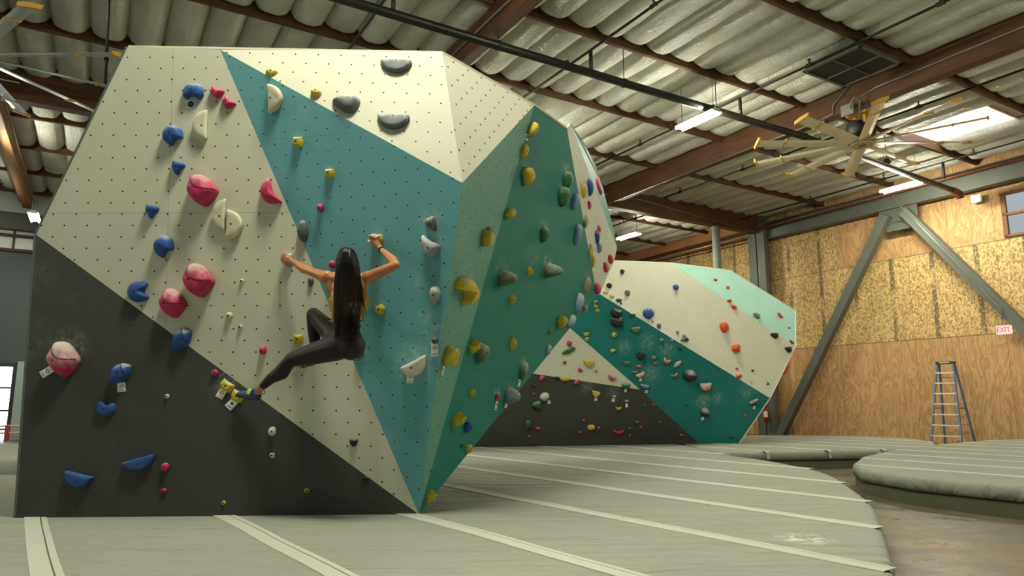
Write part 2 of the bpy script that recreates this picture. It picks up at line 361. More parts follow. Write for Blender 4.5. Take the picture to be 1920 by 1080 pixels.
bl = [(-.35, 4, 18, 'near the left glulam beam'), (3.84, 4, 18, 'above the near boulder'), (8.05, 2, 18, 'crossing the main pipe left of centre'), (12.4, 2, 18, 'passing under the dark air filter'), (16.5, 2, 17.2, 'running beside the skylight'), (21.1, 3, 18, 'closest to the plywood wall'), (10.0, 18.8, 27, 'beyond the cross girder, left'), (17.5, 18.8, 25, 'beyond the cross girder, right')]
for (u, a, b_, s) in bl:
    p = empty('sprinkler_branch_pipe'); tag(p, 'thin black sprinkler branch pipe ' + s, 'pipe', 'sprinkler branch pipes')
    bm = bmesh.new(); tube(bm, [B(u, a, 7.0), B(u, b_, 7.0)], .028, 8); obj('pipe', bm, M_BLK, p, True)
    if a < 10 and u < 22:
        bm = bmesh.new(); tube(bm, [B(u, 10.4, 6.5), B(u, 10.4, 7.0)], .04, 8); obj('riser', bm, M_BLK, p, True)
    v = a + 1.2
    while v < b_:
        bm = bmesh.new(); tube(bm, [B(u, v - .07, 7.0), B(u, v + .07, 7.0)], .045, 8); tube(bm, [B(u, v, 7.0), B(u, v, 7.12)], [.022, .016], 6); tube(bm, [B(u, v, 7.12), B(u, v, 7.13)], .04, 8); obj('sprinkler_head', bm, M_BLK, p)
        v += 2.67
    for v in PV:
        if a < v < b_:
            bm = bmesh.new(); tube(bm, [B(u, v - .25, 7.03), B(u, v - .05, 7.35)], .008, 5); tube(bm, [B(u, v - .25, 7.03), B(u + .15, v - .05, 7.35)], .008, 5); obj('pipe_hanger', bm, M_BLK, p)
bm = bmesh.new(); tube(bm, [B(22.15, 4, 6.85), B(22.15, 28, 6.7)], .05, 10); o = obj('copper_pipe', bm, M_COP, None, True); tag(o, 'rust coloured pipe running along the top of the right wall', 'pipe')
bm = bmesh.new(); tube(bm, [B(21.9, 18.6, 6.5), B(21.9, 28, 6.5)], .03, 8); o = obj('white_pipe', bm, M_CON, None, True); tag(o, 'thin white pipe under the light brown beam at the far right', 'pipe')
def conduit(pts, label, r=.018):
    bm = bmesh.new(); tube(bm, [B(*q) for q in pts], r, 6); o = obj('conduit', bm, M_CON, None, True); tag(o, label, 'conduit')
conduit([(14.57, 1, 7.35), (14.57, 8.3, 7.32), (14.57, 8.55, 7.25), (14.57, 8.6, 6.95), (14.57, 8.2, 6.9), (14.57, 1, 7.02)][:2], 'upper thin grey conduit on the fan beam')
conduit([(14.57, 1, 7.05), (14.57, 8.4, 6.98), (14.57, 8.8, 6.9)], 'lower thin grey conduit on the fan beam')
conduit([(14.57, 9.0, 7.3), (14.57, 9.5, 6.95), (14.57, 9.5, 6.75), (14.57, 10.1, 6.69), (14.57, 18, 6.67)], 'long white conduit along the bottom edge of the fan beam')
conduit([(8.0, 18.09, 7.15), (12.4, 18.09, 7.25), (12.75, 18.09, 7.25), (12.75, 18.09, 6.95), (16, 18.09, 7.05), (22.2, 18.09, 6.6)], 'grey conduit looping along the cross girder')
conduit([(6.0, 18.09, 6.85), (12.3, 18.09, 6.72), (12.75, 18.09, 6.74), (12.75, 18.09, 6.95)], 'lower grey conduit on the left part of the cross girder')
conduit([(-9, 18.09, 7.0), (-2, 18.09, 7.0)], 'grey conduit on the cross girder behind the left fan')
for k, u in enumerate((-2.78, -2.35)): conduit([(u, 18.5, 6.9), (u, 29, 6.9)], 'white conduit on the %s face of the pale beam at the left' % ('left', 'right')[k], .025)
conduit([(22.3, 18.0, 6.95), (22.3, 13.0, 6.98), (22.25, 12.7, 6.9), (22.14, 12.35, 6.3), (22.14, 9.75, 2.6), (22.14, 9.75, 2.25)], 'conduit running down the right brace to the exit sign')
conduit([(5.7, 1, 6.95), (5.7, 18, 6.95)], 'white conduit along the middle glulam beam')

# lights ---------------------------------------------------------------
M_TUBE = glow('lit_tube', (255, 253, 229), 330)
M_HOUS = plain('white_metal', (220, 220, 210), .4)
def light_fixture(u, v, z, label, L=1.2, mat=None, proto=[]):
    e = empty('ceiling_light', B(u, v, z), BROT); tag(e, label, 'ceiling light', 'fluorescent roof lights')
    if not proto:
        b1 = bmesh.new(); box(b1, (0, 0, .06), (.15, L, .06)); box(b1, (0, 0, .03), (.26, .05, .03)); box(b1, (0, 0, .045), (.28, L, .01)); box(b1, (0, L / 2 - .02, .03), (.26, .04, .05)); box(b1, (0, -L / 2 + .02, .03), (.26, .04, .05)); m1 = mesh_from(b1)
        m1.materials.append(M_HOUS); ts = []
        for x in (-.1, .1):
            for s in (-1, 1):
                b2 = bmesh.new(); tube(b2, [(x, s * .03, 0), (x, s * (L / 2 - .02), 0)], .03, 10); m2 = mesh_from(b2); m2.materials.append(M_TUBE); ts.append(m2)
        m3 = []
        for s in (-1, 1): b3 = bmesh.new(); tube(b3, [(0, s * L * .4, .1), (0, s * L * .4, 1.0)], .006, 5); q = mesh_from(b3); q.materials.append(M_BLK); m3.append(q)
        proto.extend([m1, ts, m3])
    link('housing', proto[0], e)
    for m2 in proto[1]: link('lamp_tube', m2, e)
    
    for m2 in proto[2]: link('hanging_wire', m2, e)
    return e
light_fixture(11.3, 10.7, 6.3, 'lit fluorescent ceiling light hanging beneath the main pipe at upper centre right')
light_fixture(20.2, 11.2, 6.3, 'lit fluorescent ceiling light below the right fan near the plywood wall')
light_fixture(17.3, 20.2, 6.3, 'lit fluorescent ceiling light beyond the cross girder')
light_fixture(-2.08, 26.0, 5.72, 'pair of lit tubes beside the top left edge of the near boulder')
light_fixture(-2.9, 21.5, 6.3, 'lit fluorescent light cut by the left frame edge')
for (u, v) in ((1.0, 4.1), (1.5, 4.1), (4.4, 7.0), (11.3, 1.7), (-6.5, 8.5), (-7.6, 12.5), (20.2, 2.0), (8.5, 15.2)):  # unseen lights: some follow the visible grid, others added to brighten the ceiling
    light_fixture(u, v, 6.3, 'unseen fluorescent roof light, one of a set partly added for fill')

# air filter box --------------------------------------------------------
hv = empty('air_filter_unit'); tag(hv, 'dark rectangular air filter panel mounted on the roof left of the fan beam', 'air filter')
bm = bmesh.new(); bbox_b(bm, 12.42, 13.75, 7.42, 8.66, 6.93, 7.03); obj('housing', bm, plain('filter_housing', (70, 70, 62), .5), hv)
bm = bmesh.new()
for a in ((12.38, 12.44, 7.38, 8.7), (13.73, 13.79, 7.38, 8.7), (12.38, 13.79, 7.38, 7.44), (12.38, 13.79, 8.64, 8.7), (12.4, 13.79, 8.02, 8.05), (13.1, 13.13, 7.4, 8.7)): bbox_b(bm, a[0], a[1], a[2], a[3], 6.89, 6.94)
obj('grille_frame', bm, plain('filter_frame', (96, 94, 84), .5, .2), hv)
bm = bmesh.new(); bbox_b(bm, 12.44, 13.73, 7.44, 8.64, 6.915, 6.925); obj('filter_screen', bm, plain('filter_dark', (34, 34, 30), .8), hv)

# ceiling fans ------------------------------------------------------------
M_BL = plain('fan_blade', (222, 212, 182), .35, .15, .04); M_BL2 = plain('fan_blade_grey', (176, 186, 186), .3, .3, .04)
M_YEL = plain('fan_yellow', (196, 152, 44), .45); M_DK = plain('fan_motor', (24, 24, 24), .5)
def fan(loc, a0, R, label, bladem):
    e = empty('ceiling_fan', loc); tag(e, label, 'ceiling fan')
    b = bmesh.new(); tube(b, [(0, 0, -.04), (0, 0, -.03), (0, 0, .02), (0, 0, .06)], [.26, .30, .30, .2], 28); obj('hub', b, plain('hub_silver', (150, 140, 110), .4, .3), e, True)
    b = bmesh.new(); tube(b, [(0, 0, -.06), (0, 0, -.04)], [.25, .27], 28); obj('hub_cover', b, plain('hub_cover', (206, 184, 130), .45), e)
    b = bmesh.new(); tube(b, [(0, 0, -.066), (0, 0, -.06)], .1, 20)
    for k in range(10):
        a = k * .6283; c, s = math.cos(a), math.sin(a); box(b, (c * .19, s * .19, -.062), (.04, .04, .006), Matrix.Rotation(0, 4, 'Z'))
    obj('hub_badge', b, plain('badge_grey', (90, 94, 92), .4), e)
    for k in range(10):
        a = a0 + k * 2 * math.pi / 10; Mr = Matrix.Rotation(a, 4, 'Z')
        b = bmesh.new(); tilt = Matrix.Rotation(math.radians(14), 4, 'X')
        prof = [(-.13, .0), (-.07, .026), (.04, .028), (.13, .004), (.04, -.008), (-.07, -.006)]
        ends = []
        for x in (.24, R - .06): ends.append([b.verts.new(Mr @ tilt @ V((x, y, z))) for y, z in prof])
        n = len(prof)
        for i in range(n): b.faces.new((ends[0][i], ends[0][(i + 1) % n], ends[1][(i + 1) % n], ends[1][i]))
        b.faces.new(ends[0][::-1]); b.faces.new(ends[1]); fixn(b); bl_ = obj('blade', b, bladem, e)
        P = [(-.15, -.02), (.13, -.012), (.17, .05), (.0, .06), (-.13, .04)]
        for x0, th, sc2 in ((R - .07, .04, 1.0), (R * .72, .03, .8)):
            b = bmesh.new(); lo = [b.verts.new(Mr @ tilt @ V((x0, y * sc2 * 1.15, z * sc2 * 1.1 - .012))) for y, z in P]; hi = [b.verts.new(Mr @ tilt @ V((x0 + th, y * sc2 * 1.15, z * sc2 * 1.1 - .012))) for y, z in P]
            b.faces.new(lo[::-1]); b.faces.new(hi)
            for i in range(5): b.faces.new((lo[i], lo[(i + 1) % 5], hi[(i + 1) % 5], hi[i]))
            fixn(b); obj('tip_cap' if sc2 == 1.0 else 'mid_cap', b, M_YEL, bl_)
    b = bmesh.new(); Mz = Matrix.Rotation(BROT, 4, 'Z')
    box(b, (0, -.12, .35), (.06, .05, .62), Mz); box(b, (0, .12, .35), (.06, .05, .62), Mz); box(b, (0, 0, .68), (.34, .5, .05), Mz); box(b, (0, 0, .12), (.16, .34, .14), Mz)
    obj('mount_bracket', b, M_YEL, e)
    b = bmesh.new(); tube(b, [Mz @ V((-.34, 0, .3)), Mz @ V((-.3, 0, .3)), Mz @ V((.3, 0, .34)), Mz @ V((.34, 0, .34))], [.13, .19, .19, .12], 16); obj('motor', b, M_DK, e, True)
    b = bmesh.new(); box(b, (-.3, .1, .78), (.05, .3, .26), Mz); obj('control_box', b, plain('control_grey', (130, 132, 126), .5), e)
    b = bmesh.new(); tube(b, [Mz @ V(q) for q in ((-.3, .0, .75), (-.42, -.05, .85), (-.4, -.15, .98), (-.28, -.2, .9), (-.2, -.1, .55))], .018, 6); obj('power_cable', b, M_CON, e, True)
    return e
fan(V((8.05, 15.2, 5.85 + CZ)), math.radians(-36.9), 2.45, 'large ten blade ceiling fan under the dark glulam beam at upper right', M_BL)
fan(V((-9.3, 11.08, 5.85 + CZ)), 0.0, 2.6, 'large grey ceiling fan with yellow tips, cut off by the left frame edge', M_BL2)

# mats -------------------------------------------------------------------
t = NT('mat_carpet', .88, 0, .2); c_ = t.coord()
n1 = t.noise(c_, .7, 4); n2 = t.noise(c_, 160, 2); n3 = t.noise(t.mapv(c_, (.8, 3.0, 1), rot=(0, 0, -.15)), 1.2, 4, .5, 1.0); n4 = t.mr(t.noise(c_, 5, 6, .7), .68, .8, 0, .18)
cc = t.mix(n1, s2l((142, 145, 134)), s2l((163, 165, 153))); cc = t.mix(t.math('MULTIPLY', n2, .22), cc, s2l((126, 130, 117))); cc = t.mix(n4, cc, s2l((200, 200, 190)))
d1 = t.n('ShaderNodeVectorMath', operation='DISTANCE'); t.l(t.mapv(c_, (1, 1, 0)), d1.inputs[0]); d1.inputs[1].default_value = (2.06, 5.12, 0)
chk = t.math('MULTIPLY', t.mr(d1.outputs['Value'], .28, .0), t.mr(t.noise(c_, 16, 4, .7), .42, .6)); cc = t.mix(t.math('MULTIPLY', chk, .9, clamp=True), cc, s2l((236, 236, 228)))
t.color(cc); b1 = t.bump(n3, .9, .12); t.bump(n2, .25, .003, b1); M_MAT = t.m
M_STRIP = plain('seam_tape', (194, 197, 184), .8, 0, .05, 4, .2, .2)
M_GRV = plain('seam_groove', (92, 94, 84), .9)
M_FOAM = plain('foam_base', (94, 96, 76), .85, 0, .12, 5, .3, .2)
M_SIDE = plain('mat_side', (118, 120, 104), .9, 0, .08, 3, .5, .2)
def crash_mat(poly, z0, z1, label, split=.5, seams=(), lip=.0, clip=None):
    e = empty('crash_mat', (0, 0, 0)); tag(e, label, 'crash mat', 'grey fabric crash mats')
    cx = sum(p[0] for p in poly) / len(poly); cy = sum(p[1] for p in poly) / len(poly)
    zs = z0 + (z1 - z0) * split
    # cover: dense rounded top
    bm = bmesh.new(); n = len(poly)
    ptsr = []
    R = .07
    rings = [(0.0, zs), (.0, z1 - R)] + [(R * (1 - math.cos(a)), z1 - R + R * math.sin(a)) for a in (.5, 1.0, 1.57)]
    nr = []
    for i in range(n):
        p0, p1, p2 = V(poly[i - 1]).to_2d(), V(poly[i]).to_2d(), V(poly[(i + 1) % n]).to_2d()
        d1_ = (p1 - p0).normalized(); d2_ = (p2 - p1).normalized(); nn = (V((d1_.y, -d1_.x)) + V((d2_.y, -d2_.x))).normalized(); nr.append(nn)
    rr = []
    for ins, z in rings: rr.append([bm.verts.new((poly[i][0] - nr[i].x * ins, poly[i][1] - nr[i].y * ins, z)) for i in range(n)])
    for a, b_ in zip(rr[:-1], rr[1:]):
        for i in range(n):
            f_ = bm.faces.new((a[i], a[(i + 1) % n], b_[(i + 1) % n], b_[i])); f_.smooth = True; 
    top = bm.faces.new(rr[-1]); bm.faces.new(rr[0][::-1])
    fixn(bm); obj('mat_cover', bm, M_MAT, e)
    if split > 0:
        bm = bmesh.new(); prism(bm, [(poly[i][0] - nr[i].x * .03, poly[i][1] - nr[i].y * .03) for i in range(n)], z0, zs); fixn(bm); obj('foam_base', bm, M_FOAM, e)
    return e, nr
def clip_seg(poly, p, d):
    # parameter range of the line p + t d inside a convex-ish polygon
    ts = []
    n = len(poly)
    for i in range(n):
        a = V(poly[i]).to_2d(); b_ = V(poly[(i + 1) % n]).to_2d(); e = b_ - a
        den = d.x * e.y - d.y * e.x
        if abs(den) < 1e-9: continue
        tt = ((a.x - p.x) * e.y - (a.y - p.y) * e.x) / den; s = ((a.x - p.x) * d.y - (a.y - p.y) * d.x) / den
        if 0 <= s <= 1: ts.append(tt)
    return (min(ts), max(ts)) if len(ts) >= 2 else None
def seam_strip(e, poly, z, p, d, wd=.15, over=0.0, side=-1, wob=.012):
    r = clip_seg(poly, p, d)
    if not r: return
    t0, t1 = r[0] + .05, r[1] - (.05 if over else .03)
    nrm = V((-d.y, d.x)); bm = bmesh.new(); n = max(8, int((t1 - t0) / .25)); bg = bmesh.new()
    def xs(tt):
        w_ = noise.noise(V((tt * .8, p.x * 3, 0))) * wob * 2; return w_
    for (o0, o1, h, b_) in ((-wd * .5, wd * .18, .006, bm), (wd * .24, wd * .5, .006, bm), (wd * .17, wd * .25, .002, bg)):
        rows = []
        for k in range(n + 1):
            tt = t0 + (t1 - t0) * k / n; q = p + d * tt + nrm * xs(tt)
            zz = z
            rows.append([b_.verts.new((*(q + nrm * o0), zz)), b_.verts.new((*(q + nrm * o0), zz + h)), b_.verts.new((*(q + nrm * o1), zz + h)), b_.verts.new((*(q + nrm * o1), zz))])
        for A, C in zip(rows[:-1], rows[1:]):
            for i in range(3): b_.faces.new((A[i], A[i + 1], C[i + 1], C[i]))
    # flap folding over the edge of the mat
    if over > 0:
        q = p + d * (t1 - .01); 
        for (o0, o1) in ((-wd * .5, wd * .18), (wd * .24, wd * .5)):
            path = [(0, z + .006), (.03, z + .004), (.075, z - .02), (.075 + .005, z - .07), (.08, z - over)]
            rows = []
            for dd, zz in path: rows.append([bm.verts.new((*(q + d * dd + nrm * o0), zz)), bm.verts.new((*(q + d * dd + nrm * o1), zz))])
            for A, C in zip(rows[:-1], rows[1:]): bm.faces.new((A[0], A[1], C[1], C[0]))
    obj('seam_strip', bm, M_STRIP, e); obj('seam_groove', bg, M_GRV, e)
def cat2(P, n=5):
    out = []
    for i in range(len(P) - 1):
        p0 = V(P[max(i - 1, 0)]); p1 = V(P[i]); p2 = V(P[i + 1]); p3 = V(P[min(i + 2, len(P) - 1)])
        for k in range(n):
            s = k / n; out.append(.5 * ((2 * p1) + (p2 - p0) * s + (2 * p0 - 5 * p1 + 4 * p2 - p3) * s * s + (3 * p1 - p0 - 3 * p2 + p3) * s ** 3))
    out.append(V(P[-1])); return [tuple(q) for q in out]
edge = cat2([(1.2, .5), (1.7, 2.6), (2.13, 4.0), (2.36, 4.5), (2.7, 5.22), (3.39, 6.73), (3.82, 8.02), (4.29, 9.79), (4.22, 11.6), (3.99, 12.48), (3.85, 13.3)], 3)
main = edge + [(3.80, 16.8), (3.8, 18.5), (-11, 18.5), (-11, -1.5), (1.0, -1.5)]
e, _ = crash_mat(main, 0, MT, 'huge grey crash mat under the climber with pale seam strips', 0.0)
SD = V((.585, -.811)); SN = V((.811, .585))
for k in range(-7, 9):
    off = .29 + 1.31 * k
    seam_strip(e, main, MT, SN * off, SD, .155)
m2 = cat2([(3.92, 13.42), (4.92, 13.79), (6.1, 14.0), (7.4, 14.3), (8.5, 14.9), (9.2, 15.6)], 3) + cat2([(9.8, 16.4), (10.25, 17.6), (10.28, 18.6), (9.6, 19.9)], 3) + [(6.2, 20.3), (3.87, 20.3)]
e, _ = crash_mat(m2, 0, MT, 'grey crash mat in the middle distance right of the far boulder', .5)
for k in range(7):
    seam_strip(e, m2, MT, SN * (10.9 + 1.2 * k), SD, .15, .15)
m3 = cat2([(20, 6.0), (12, 6.6), (8.5, 7.0), (6.6, 7.6), (5.77, 8.12), (5.3, 8.75), (5.10, 9.3), (5.02, 9.9)][::-1], 3)
m3 = [(5.0, 10.25), (5.15, 9.13), (5.77, 8.12), (9.0, 4.5), (18, 4.5), (18.2, 12.5), (15.2, 17.2), (13.15, 18.3), (11.86, 17.71), (9.31, 15.78), (7.78, 14.39), (6.2, 12.6), (5.35, 11.2)]
m3 = [(p[0], p[1]) for p in m3]
e, _ = crash_mat(m3, 0, MT, 'grey crash mat with olive foam base at the lower right', .52)
for k in range(9):
    seam_strip(e, m3, MT, SN * (9.35 + 1.3 * k), SD, .15, .16)
m4 = [(-10.5, 9.5), (-4.9, 9.42), (-4.6, 9.8), (-4.9, 12.6), (-10.5, 12.9)]
e, _ = crash_mat(m4, 0, MT + .2, 'raised grey crash mat showing at the far left behind the near boulder', .0)
for k in range(4): seam_strip(e, m4, MT + .2, SN * (.6 + 1.1 * k), SD, .15)

# small things on the right ---------------------------------------------
def text_mesh(body, size, mat, parent, M4, extrude=.001, name='writing'):
    c = bpy.data.curves.new('writing', 'FONT'); c.body = body; c.size = size; c.extrude = extrude; c.align_x = 'CENTER'; c.align_y = 'CENTER'; c.resolution_u = 3
    o = bpy.data.objects.new('tmp', c); COL.objects.link(o); dg = bpy.context.evaluated_depsgraph_get()
    me = bpy.data.meshes.new_from_object(o.evaluated_get(dg)); bpy.data.objects.remove(o); me.materials.clear()
    me.transform(M4); return link(name, me, parent, mat)
ex = empty('exit_sign', B(22.1, 9.72, 2.0), BROT - math.pi / 2); tag(ex, 'small red and white exit sign on the right steel brace', 'exit sign')
bm = bmesh.new(); box(bm, (0, 0, 0), (.40, .08, .25)); bmesh.ops.bevel(bm, geom=bm.edges[:], offset=.02, segments=2, affect='EDGES'); obj('sign_box', bm, glow('sign_white', (255, 226, 214), .8), ex)
text_mesh('EXIT', .17, glow('sign_red', (240, 62, 40), 1.0), ex, Matrix.Translation((0, -.045, -.002)) @ Matrix.Rotation(math.pi / 2, 4, 'X') @ Matrix.Scale(1.25, 4, (0, 1, 0)), .004)
fe = empty('fire_extinguisher', B(22.05, 18.1, -.8), BROT); tag(fe, 'red fire extinguisher hanging on the grey corner column', 'fire extinguisher')
bm = bmesh.new(); tube(bm, [(0, 0, 0), (0, 0, .02), (0, 0, .42), (0, 0, .5), (0, 0, .54)], [.07, .085, .085, .06, .03], 16); obj('cylinder_body', bm, plain('extinguisher_red', (150, 20, 28), .3), fe, True)
bm = bmesh.new(); tube(bm, [(0, 0, .2), (0, 0, .42)], .0865, 16, False); bmesh.ops.delete(bm, geom=[v for v in bm.verts if v.co.x > .02], context='VERTS'); obj('paper_sticker', bm, plain('sticker', (224, 222, 200), .5), fe)
bm = bmesh.new(); tube(bm, [(0, 0, .54), (0, 0, .6)], .02, 8); bar(bm, V((0, 0, .6)), V((0, -.14, .64)), .02, .02); tube(bm, [(0, .02, .58), (0, .1, .6), (0, .13, .5), (0, .1, .35)], .012, 6); obj('valve_and_hose', bm, M_DK, fe)
o = bmesh.new(); box(o, (0, 0, 0), (.3, .1, .24)); bmesh.ops.bevel(o, geom=o.edges[:], offset=.02, segments=2, affect='EDGES'); o = obj('white_wall_box', o, plain('white_box', (226, 228, 226), .4)); o.location = B(22.75, 10.35, 6.12); o.rotation_euler = (0, 0, BROT - math.pi / 2); tag(o, 'small white box high on the plywood wall below the pipe end', 'wall box')  # plain white wall box of unidentified use, gives no light
rk = empty('pallet_rack', B(21.6, 19.6, -1.31), BROT); tag(rk, 'orange upright rack beside the far boulder on the floor', 'rack')
for x, y in ((0, 0), (0, .55), (-.6, .0), (-.6, .55)):
    b_ = bmesh.new(); box(b_, (x, y, .65), (.09, .09, 1.3)); obj('upright', b_, plain('rack_orange', (206, 72, 30), .45), rk)
for z in (.3, .75):
    b_ = bmesh.new(); box(b_, (-.3, 0, z), (.6, .05, .08)); obj('cross_beam', b_, plain('rack_orange', (206, 72, 30), .45), rk)
# step ladder: 8 ft, facing the camera side
ld = empty('step_ladder', V((12.55, 20.5, 0)), 0); tag(ld, 'blue fibreglass step ladder standing before the plywood wall', 'ladder')
M_LB = plain('ladder_blue', (86, 112, 150), .5); M_AL = plain('ladder_step', (226, 226, 214), .4, .2); M_LD = plain('ladder_dark', (48, 50, 56), .5)
LH = 2.45
def rail(t_, side, front): # t_ 0 bottom ..1 top
    wdt = (.40 - .19 * t_) if front else (.40 - .20 * t_)
    return V((side * wdt, (0 if front else 1.35) + (.62 if front else -.55) * t_, LH * t_))
for fr in (True, False):
    for s in (-1, 1):
        b_ = bmesh.new(); bar(b_, rail(0, s, fr), rail(.985, s, fr), .045, .08, V((0, 1, 0))); obj('rail_leg', b_, M_LB, ld)
for k in range(1, 8):
    a = rail(k / 8, -1, True); c = rail(k / 8, 1, True); b_ = bmesh.new(); bar(b_, a, c, .09, .035); obj('step', b_, M_AL, ld)
for tz in (.25, .5, .82):
    b_ = bmesh.new(); bar(b_, rail(tz, -1, False), rail(tz, 1, False), .03, .02); obj('rear_brace', b_, M_LB, ld)
for s in (-1, 1):
    for tz in (.125, .25):
        a = rail(tz, s, True); b_ = bmesh.new(); tube(b_, [V((a.x * .55, a.y, a.z)), V((a.x * 1.03, a.y - .02, a.z - .14))], .012, 6); obj('step_brace', b_, M_AL, ld)
    b_ = bmesh.new(); bar(b_, rail(.45, s, True), rail(.45, s, False), .02, .02); obj('spreader', b_, M_LD, ld)
b_ = bmesh.new(); box(b_, (0, .71, LH), (.46, .32, .07)); obj('ladder_top', b_, M_LD, ld)
b_ = bmesh.new(); box(b_, (0, .545, LH), (.26, .01, .04)); obj('top_label', b_, plain('label_grey', (190, 190, 186), .5), ld)
ld.rotation_euler = (0, 0, math.radians(-47))
#PART3
# ================================================================== BOULDERS
PAINT = dict(white=(208, 208, 186), teal=(106, 174, 180), mint=(108, 164, 148), deep=(32, 134, 120), grey=(64, 65, 60), mint2=(158, 206, 190), deep2=(20, 118, 114))
FACES = []
class Face: pass
def paint_mat(fc):
    t = NT('painted_' + fc.name, .62, 0, .35); uv = t.coord('UV')
    base = s2l(PAINT[fc.color]); dark = tuple(x * .84 for x in base[:3]) + (1,)
    cc = t.mix(t.noise(uv, 1.2, 4), dark, base)
    tex = t.noise(uv, 170, 2)
    isg = fc.color == 'grey'
    # chalk smears and scuffs
    sc_ = t.noise(t.mapv(uv, (4, 1.6, 1)), 2.2, 6, .72, 1.6); amt = .10 if isg else .16
    cc = t.mix(t.mr(sc_, .62, .80, 0, amt), cc, s2l((196, 204, 196)))
    if fc.color == 'white':
        sf = t.noise(t.mapv(uv, (2, 5, 1)), 2.6, 6, .75, 2.2); cc = t.mix(t.mr(sf, .66, .78, 0, .22), cc, s2l((96, 98, 90)))
    acc = None
    for (cx, cy, r, s) in fc.spots[:22]:
        d = t.n('ShaderNodeVectorMath', operation='DISTANCE'); t.l(uv, d.inputs[0]); d.inputs[1].default_value = (cx, cy, 0)
        m = t.mr(d.outputs['Value'], r, r * .15, 0, s); acc = m if acc is None else t.math('MAXIMUM', acc, m)
    if acc is not None:
        br = t.mr(t.noise(t.mapv(uv, (1.6, 1, 1)), 11, 7, .78), .40, .72); cc = t.mix(t.math('MULTIPLY', t.math('MULTIPLY', acc, br, clamp=True), .42 if isg else .78), cc, s2l((214, 220, 210)))
    sx, sy, _z = t.sep(uv)
    if fc.tn:
        G = .203 * fc.tn
        def lat(ox):
            a = t.math('SUBTRACT', t.math('FRACT', t.math('MULTIPLY_ADD', sx, 1 / G, ox)), .5); b = t.math('SUBTRACT', t.math('FRACT', t.math('MULTIPLY_ADD', sy, 1 / G, ox)), .5)
            return t.math('SQRT', t.math('ADD', t.math('MULTIPLY', a, a), t.math('MULTIPLY', b, b)))
        dd = t.math('MINIMUM', lat(.5), lat(0.0))
        R = fc.tr / G
        rim = t.math('LESS_THAN', dd, R * 1.45); hole = t.mr(dd, R * 1.05, R * .9)
        cc = t.mix(t.math('MULTIPLY', rim, .35), cc, s2l((190, 190, 176)) if not isg else s2l((90, 90, 84)))
        cc = t.mix(hole, cc, s2l((16, 17, 14)))
        hb = t.math('SUBTRACT', 1.0, hole)
    for (ax, val) in fc.seams:
        q = sx if ax == 'x' else sy
        sm = t.math('LESS_THAN', t.math('ABSOLUTE', t.math('SUBTRACT', q, val)), .0022 * (2 if fc.tn > 1.2 else 1)); cc = t.mix(t.math('MULTIPLY', sm, .38), cc, s2l((60, 64, 60)))
    t.color(cc); t.bump(tex, .18, .002)
    return t.m
def facet(name, pts, color, ref=None, parent=None, label=None, tn=1.0, tr=.0078, th=.02, seams=(), group=None):
    fc = Face(); fc.name = name; fc.color = color; fc.spots = []; fc.tn = tn; fc.tr = tr; fc.seams = seams
    pts = [V(p) for p in pts]
    n = V((0, 0, 0))
    for i in range(1, len(pts) - 1): n += (pts[i] - pts[0]).cross(pts[i + 1] - pts[0])
    n.normalize()
    if n.dot(EYE - pts[0]) < 0: n = -n
    fc.n = n; fc.r = V((0, 0, 1)).cross(n).normalized(); fc.u = n.cross(fc.r).normalized(); fc.p0 = pts[0]
    o0 = hitp(ref[0], ref[1], pts[0], n) if ref else pts[0]
    fc.o = o0
    fc.uv = lambda p: V(((p - o0).dot(fc.r), (p - o0).dot(fc.u)))
    fc.poly = [fc.uv(p) for p in pts]
    bm = bmesh.new(); A = [bm.verts.new(p) for p in pts]; Bq = [bm.verts.new(p - n * th) for p in pts]; k = len(pts)
    bm.faces.new(A); bm.faces.new(Bq[::-1])
    for i in range(k): bm.faces.new((A[i], A[(i + 1) % k], Bq[(i + 1) % k], Bq[i]))
    fixn(bm); ul = bm.loops.layers.uv.new('UVMap')
    for f_ in bm.faces:
        for l in f_.loops: l[ul].uv = fc.uv(l.vert.co)
    fc.ob = obj('panel', bm, None, parent)
    if label: fc.ob['label'] = label
    FACES.append(fc); return fc
def inpoly(q, poly):
    c = False; j = len(poly) - 1
    for i in range(len(poly)):
        a, b_ = poly[i], poly[j]
        if (a.y > q.y) != (b_.y > q.y) and q.x < (b_.x - a.x) * (q.y - a.y) / (b_.y - a.y) + a.x: c = not c
        j = i
    return c
def find(px, py):
    best = None
    d = ray(px, py)
    for fc in FACES:
        den = d.dot(fc.n)
        if abs(den) < 1e-6: continue
        k = (fc.p0 - EYE).dot(fc.n) / den
        if k <= 0: continue
        p = EYE + d * k
        if inpoly(fc.uv(p), fc.poly) and (best is None or k < best[0]): best = (k, fc, p)
    return best
TOPZ = 3.15 + CZ
b1 = empty('climbing_boulder', V((-1.2, 6.4, MT))); tag(b1, 'large near climbing boulder painted dark grey, cream white and teal', 'climbing wall'); b1.location = (0, 0, 0)
V6 = atZ(30, 971, MT + .0); V5 = atZ(785, 964, MT + .0); V7 = atY(68, 440, 5.98)
V0 = atZ(240, 87, TOPZ)
n2 = (V0 - V7).cross(V5 - V7).normalized(); V1 = hitp(413, 93, V7, n2)
V4 = atY(867, 343, 5.60); V2 = atZ(829, 98, TOPZ); V3 = atZ(1002, 197, TOPZ); V8 = atZ(1063, 241, TOPZ)
n7 = (V8 - V3).cross(V5 - V3).normalized(); V9 = hitp(1119, 553, V3, n7)
F1 = facet('near_grey', [V6, V5, V7], 'grey', (220, 878), b1, 'dark grey lower panel', seams=())
F2 = facet('near_white', [V7, V5, V1, V0], 'white', (277, 232.5), b1, 'cream white left panel', seams=(('y', -.80), ('x', .21)))
F3 = facet('near_teal', [V1, V5, V4], 'teal', (679, 346), b1, 'blue teal middle panel', seams=(('y', .45),('y', -1.55)))
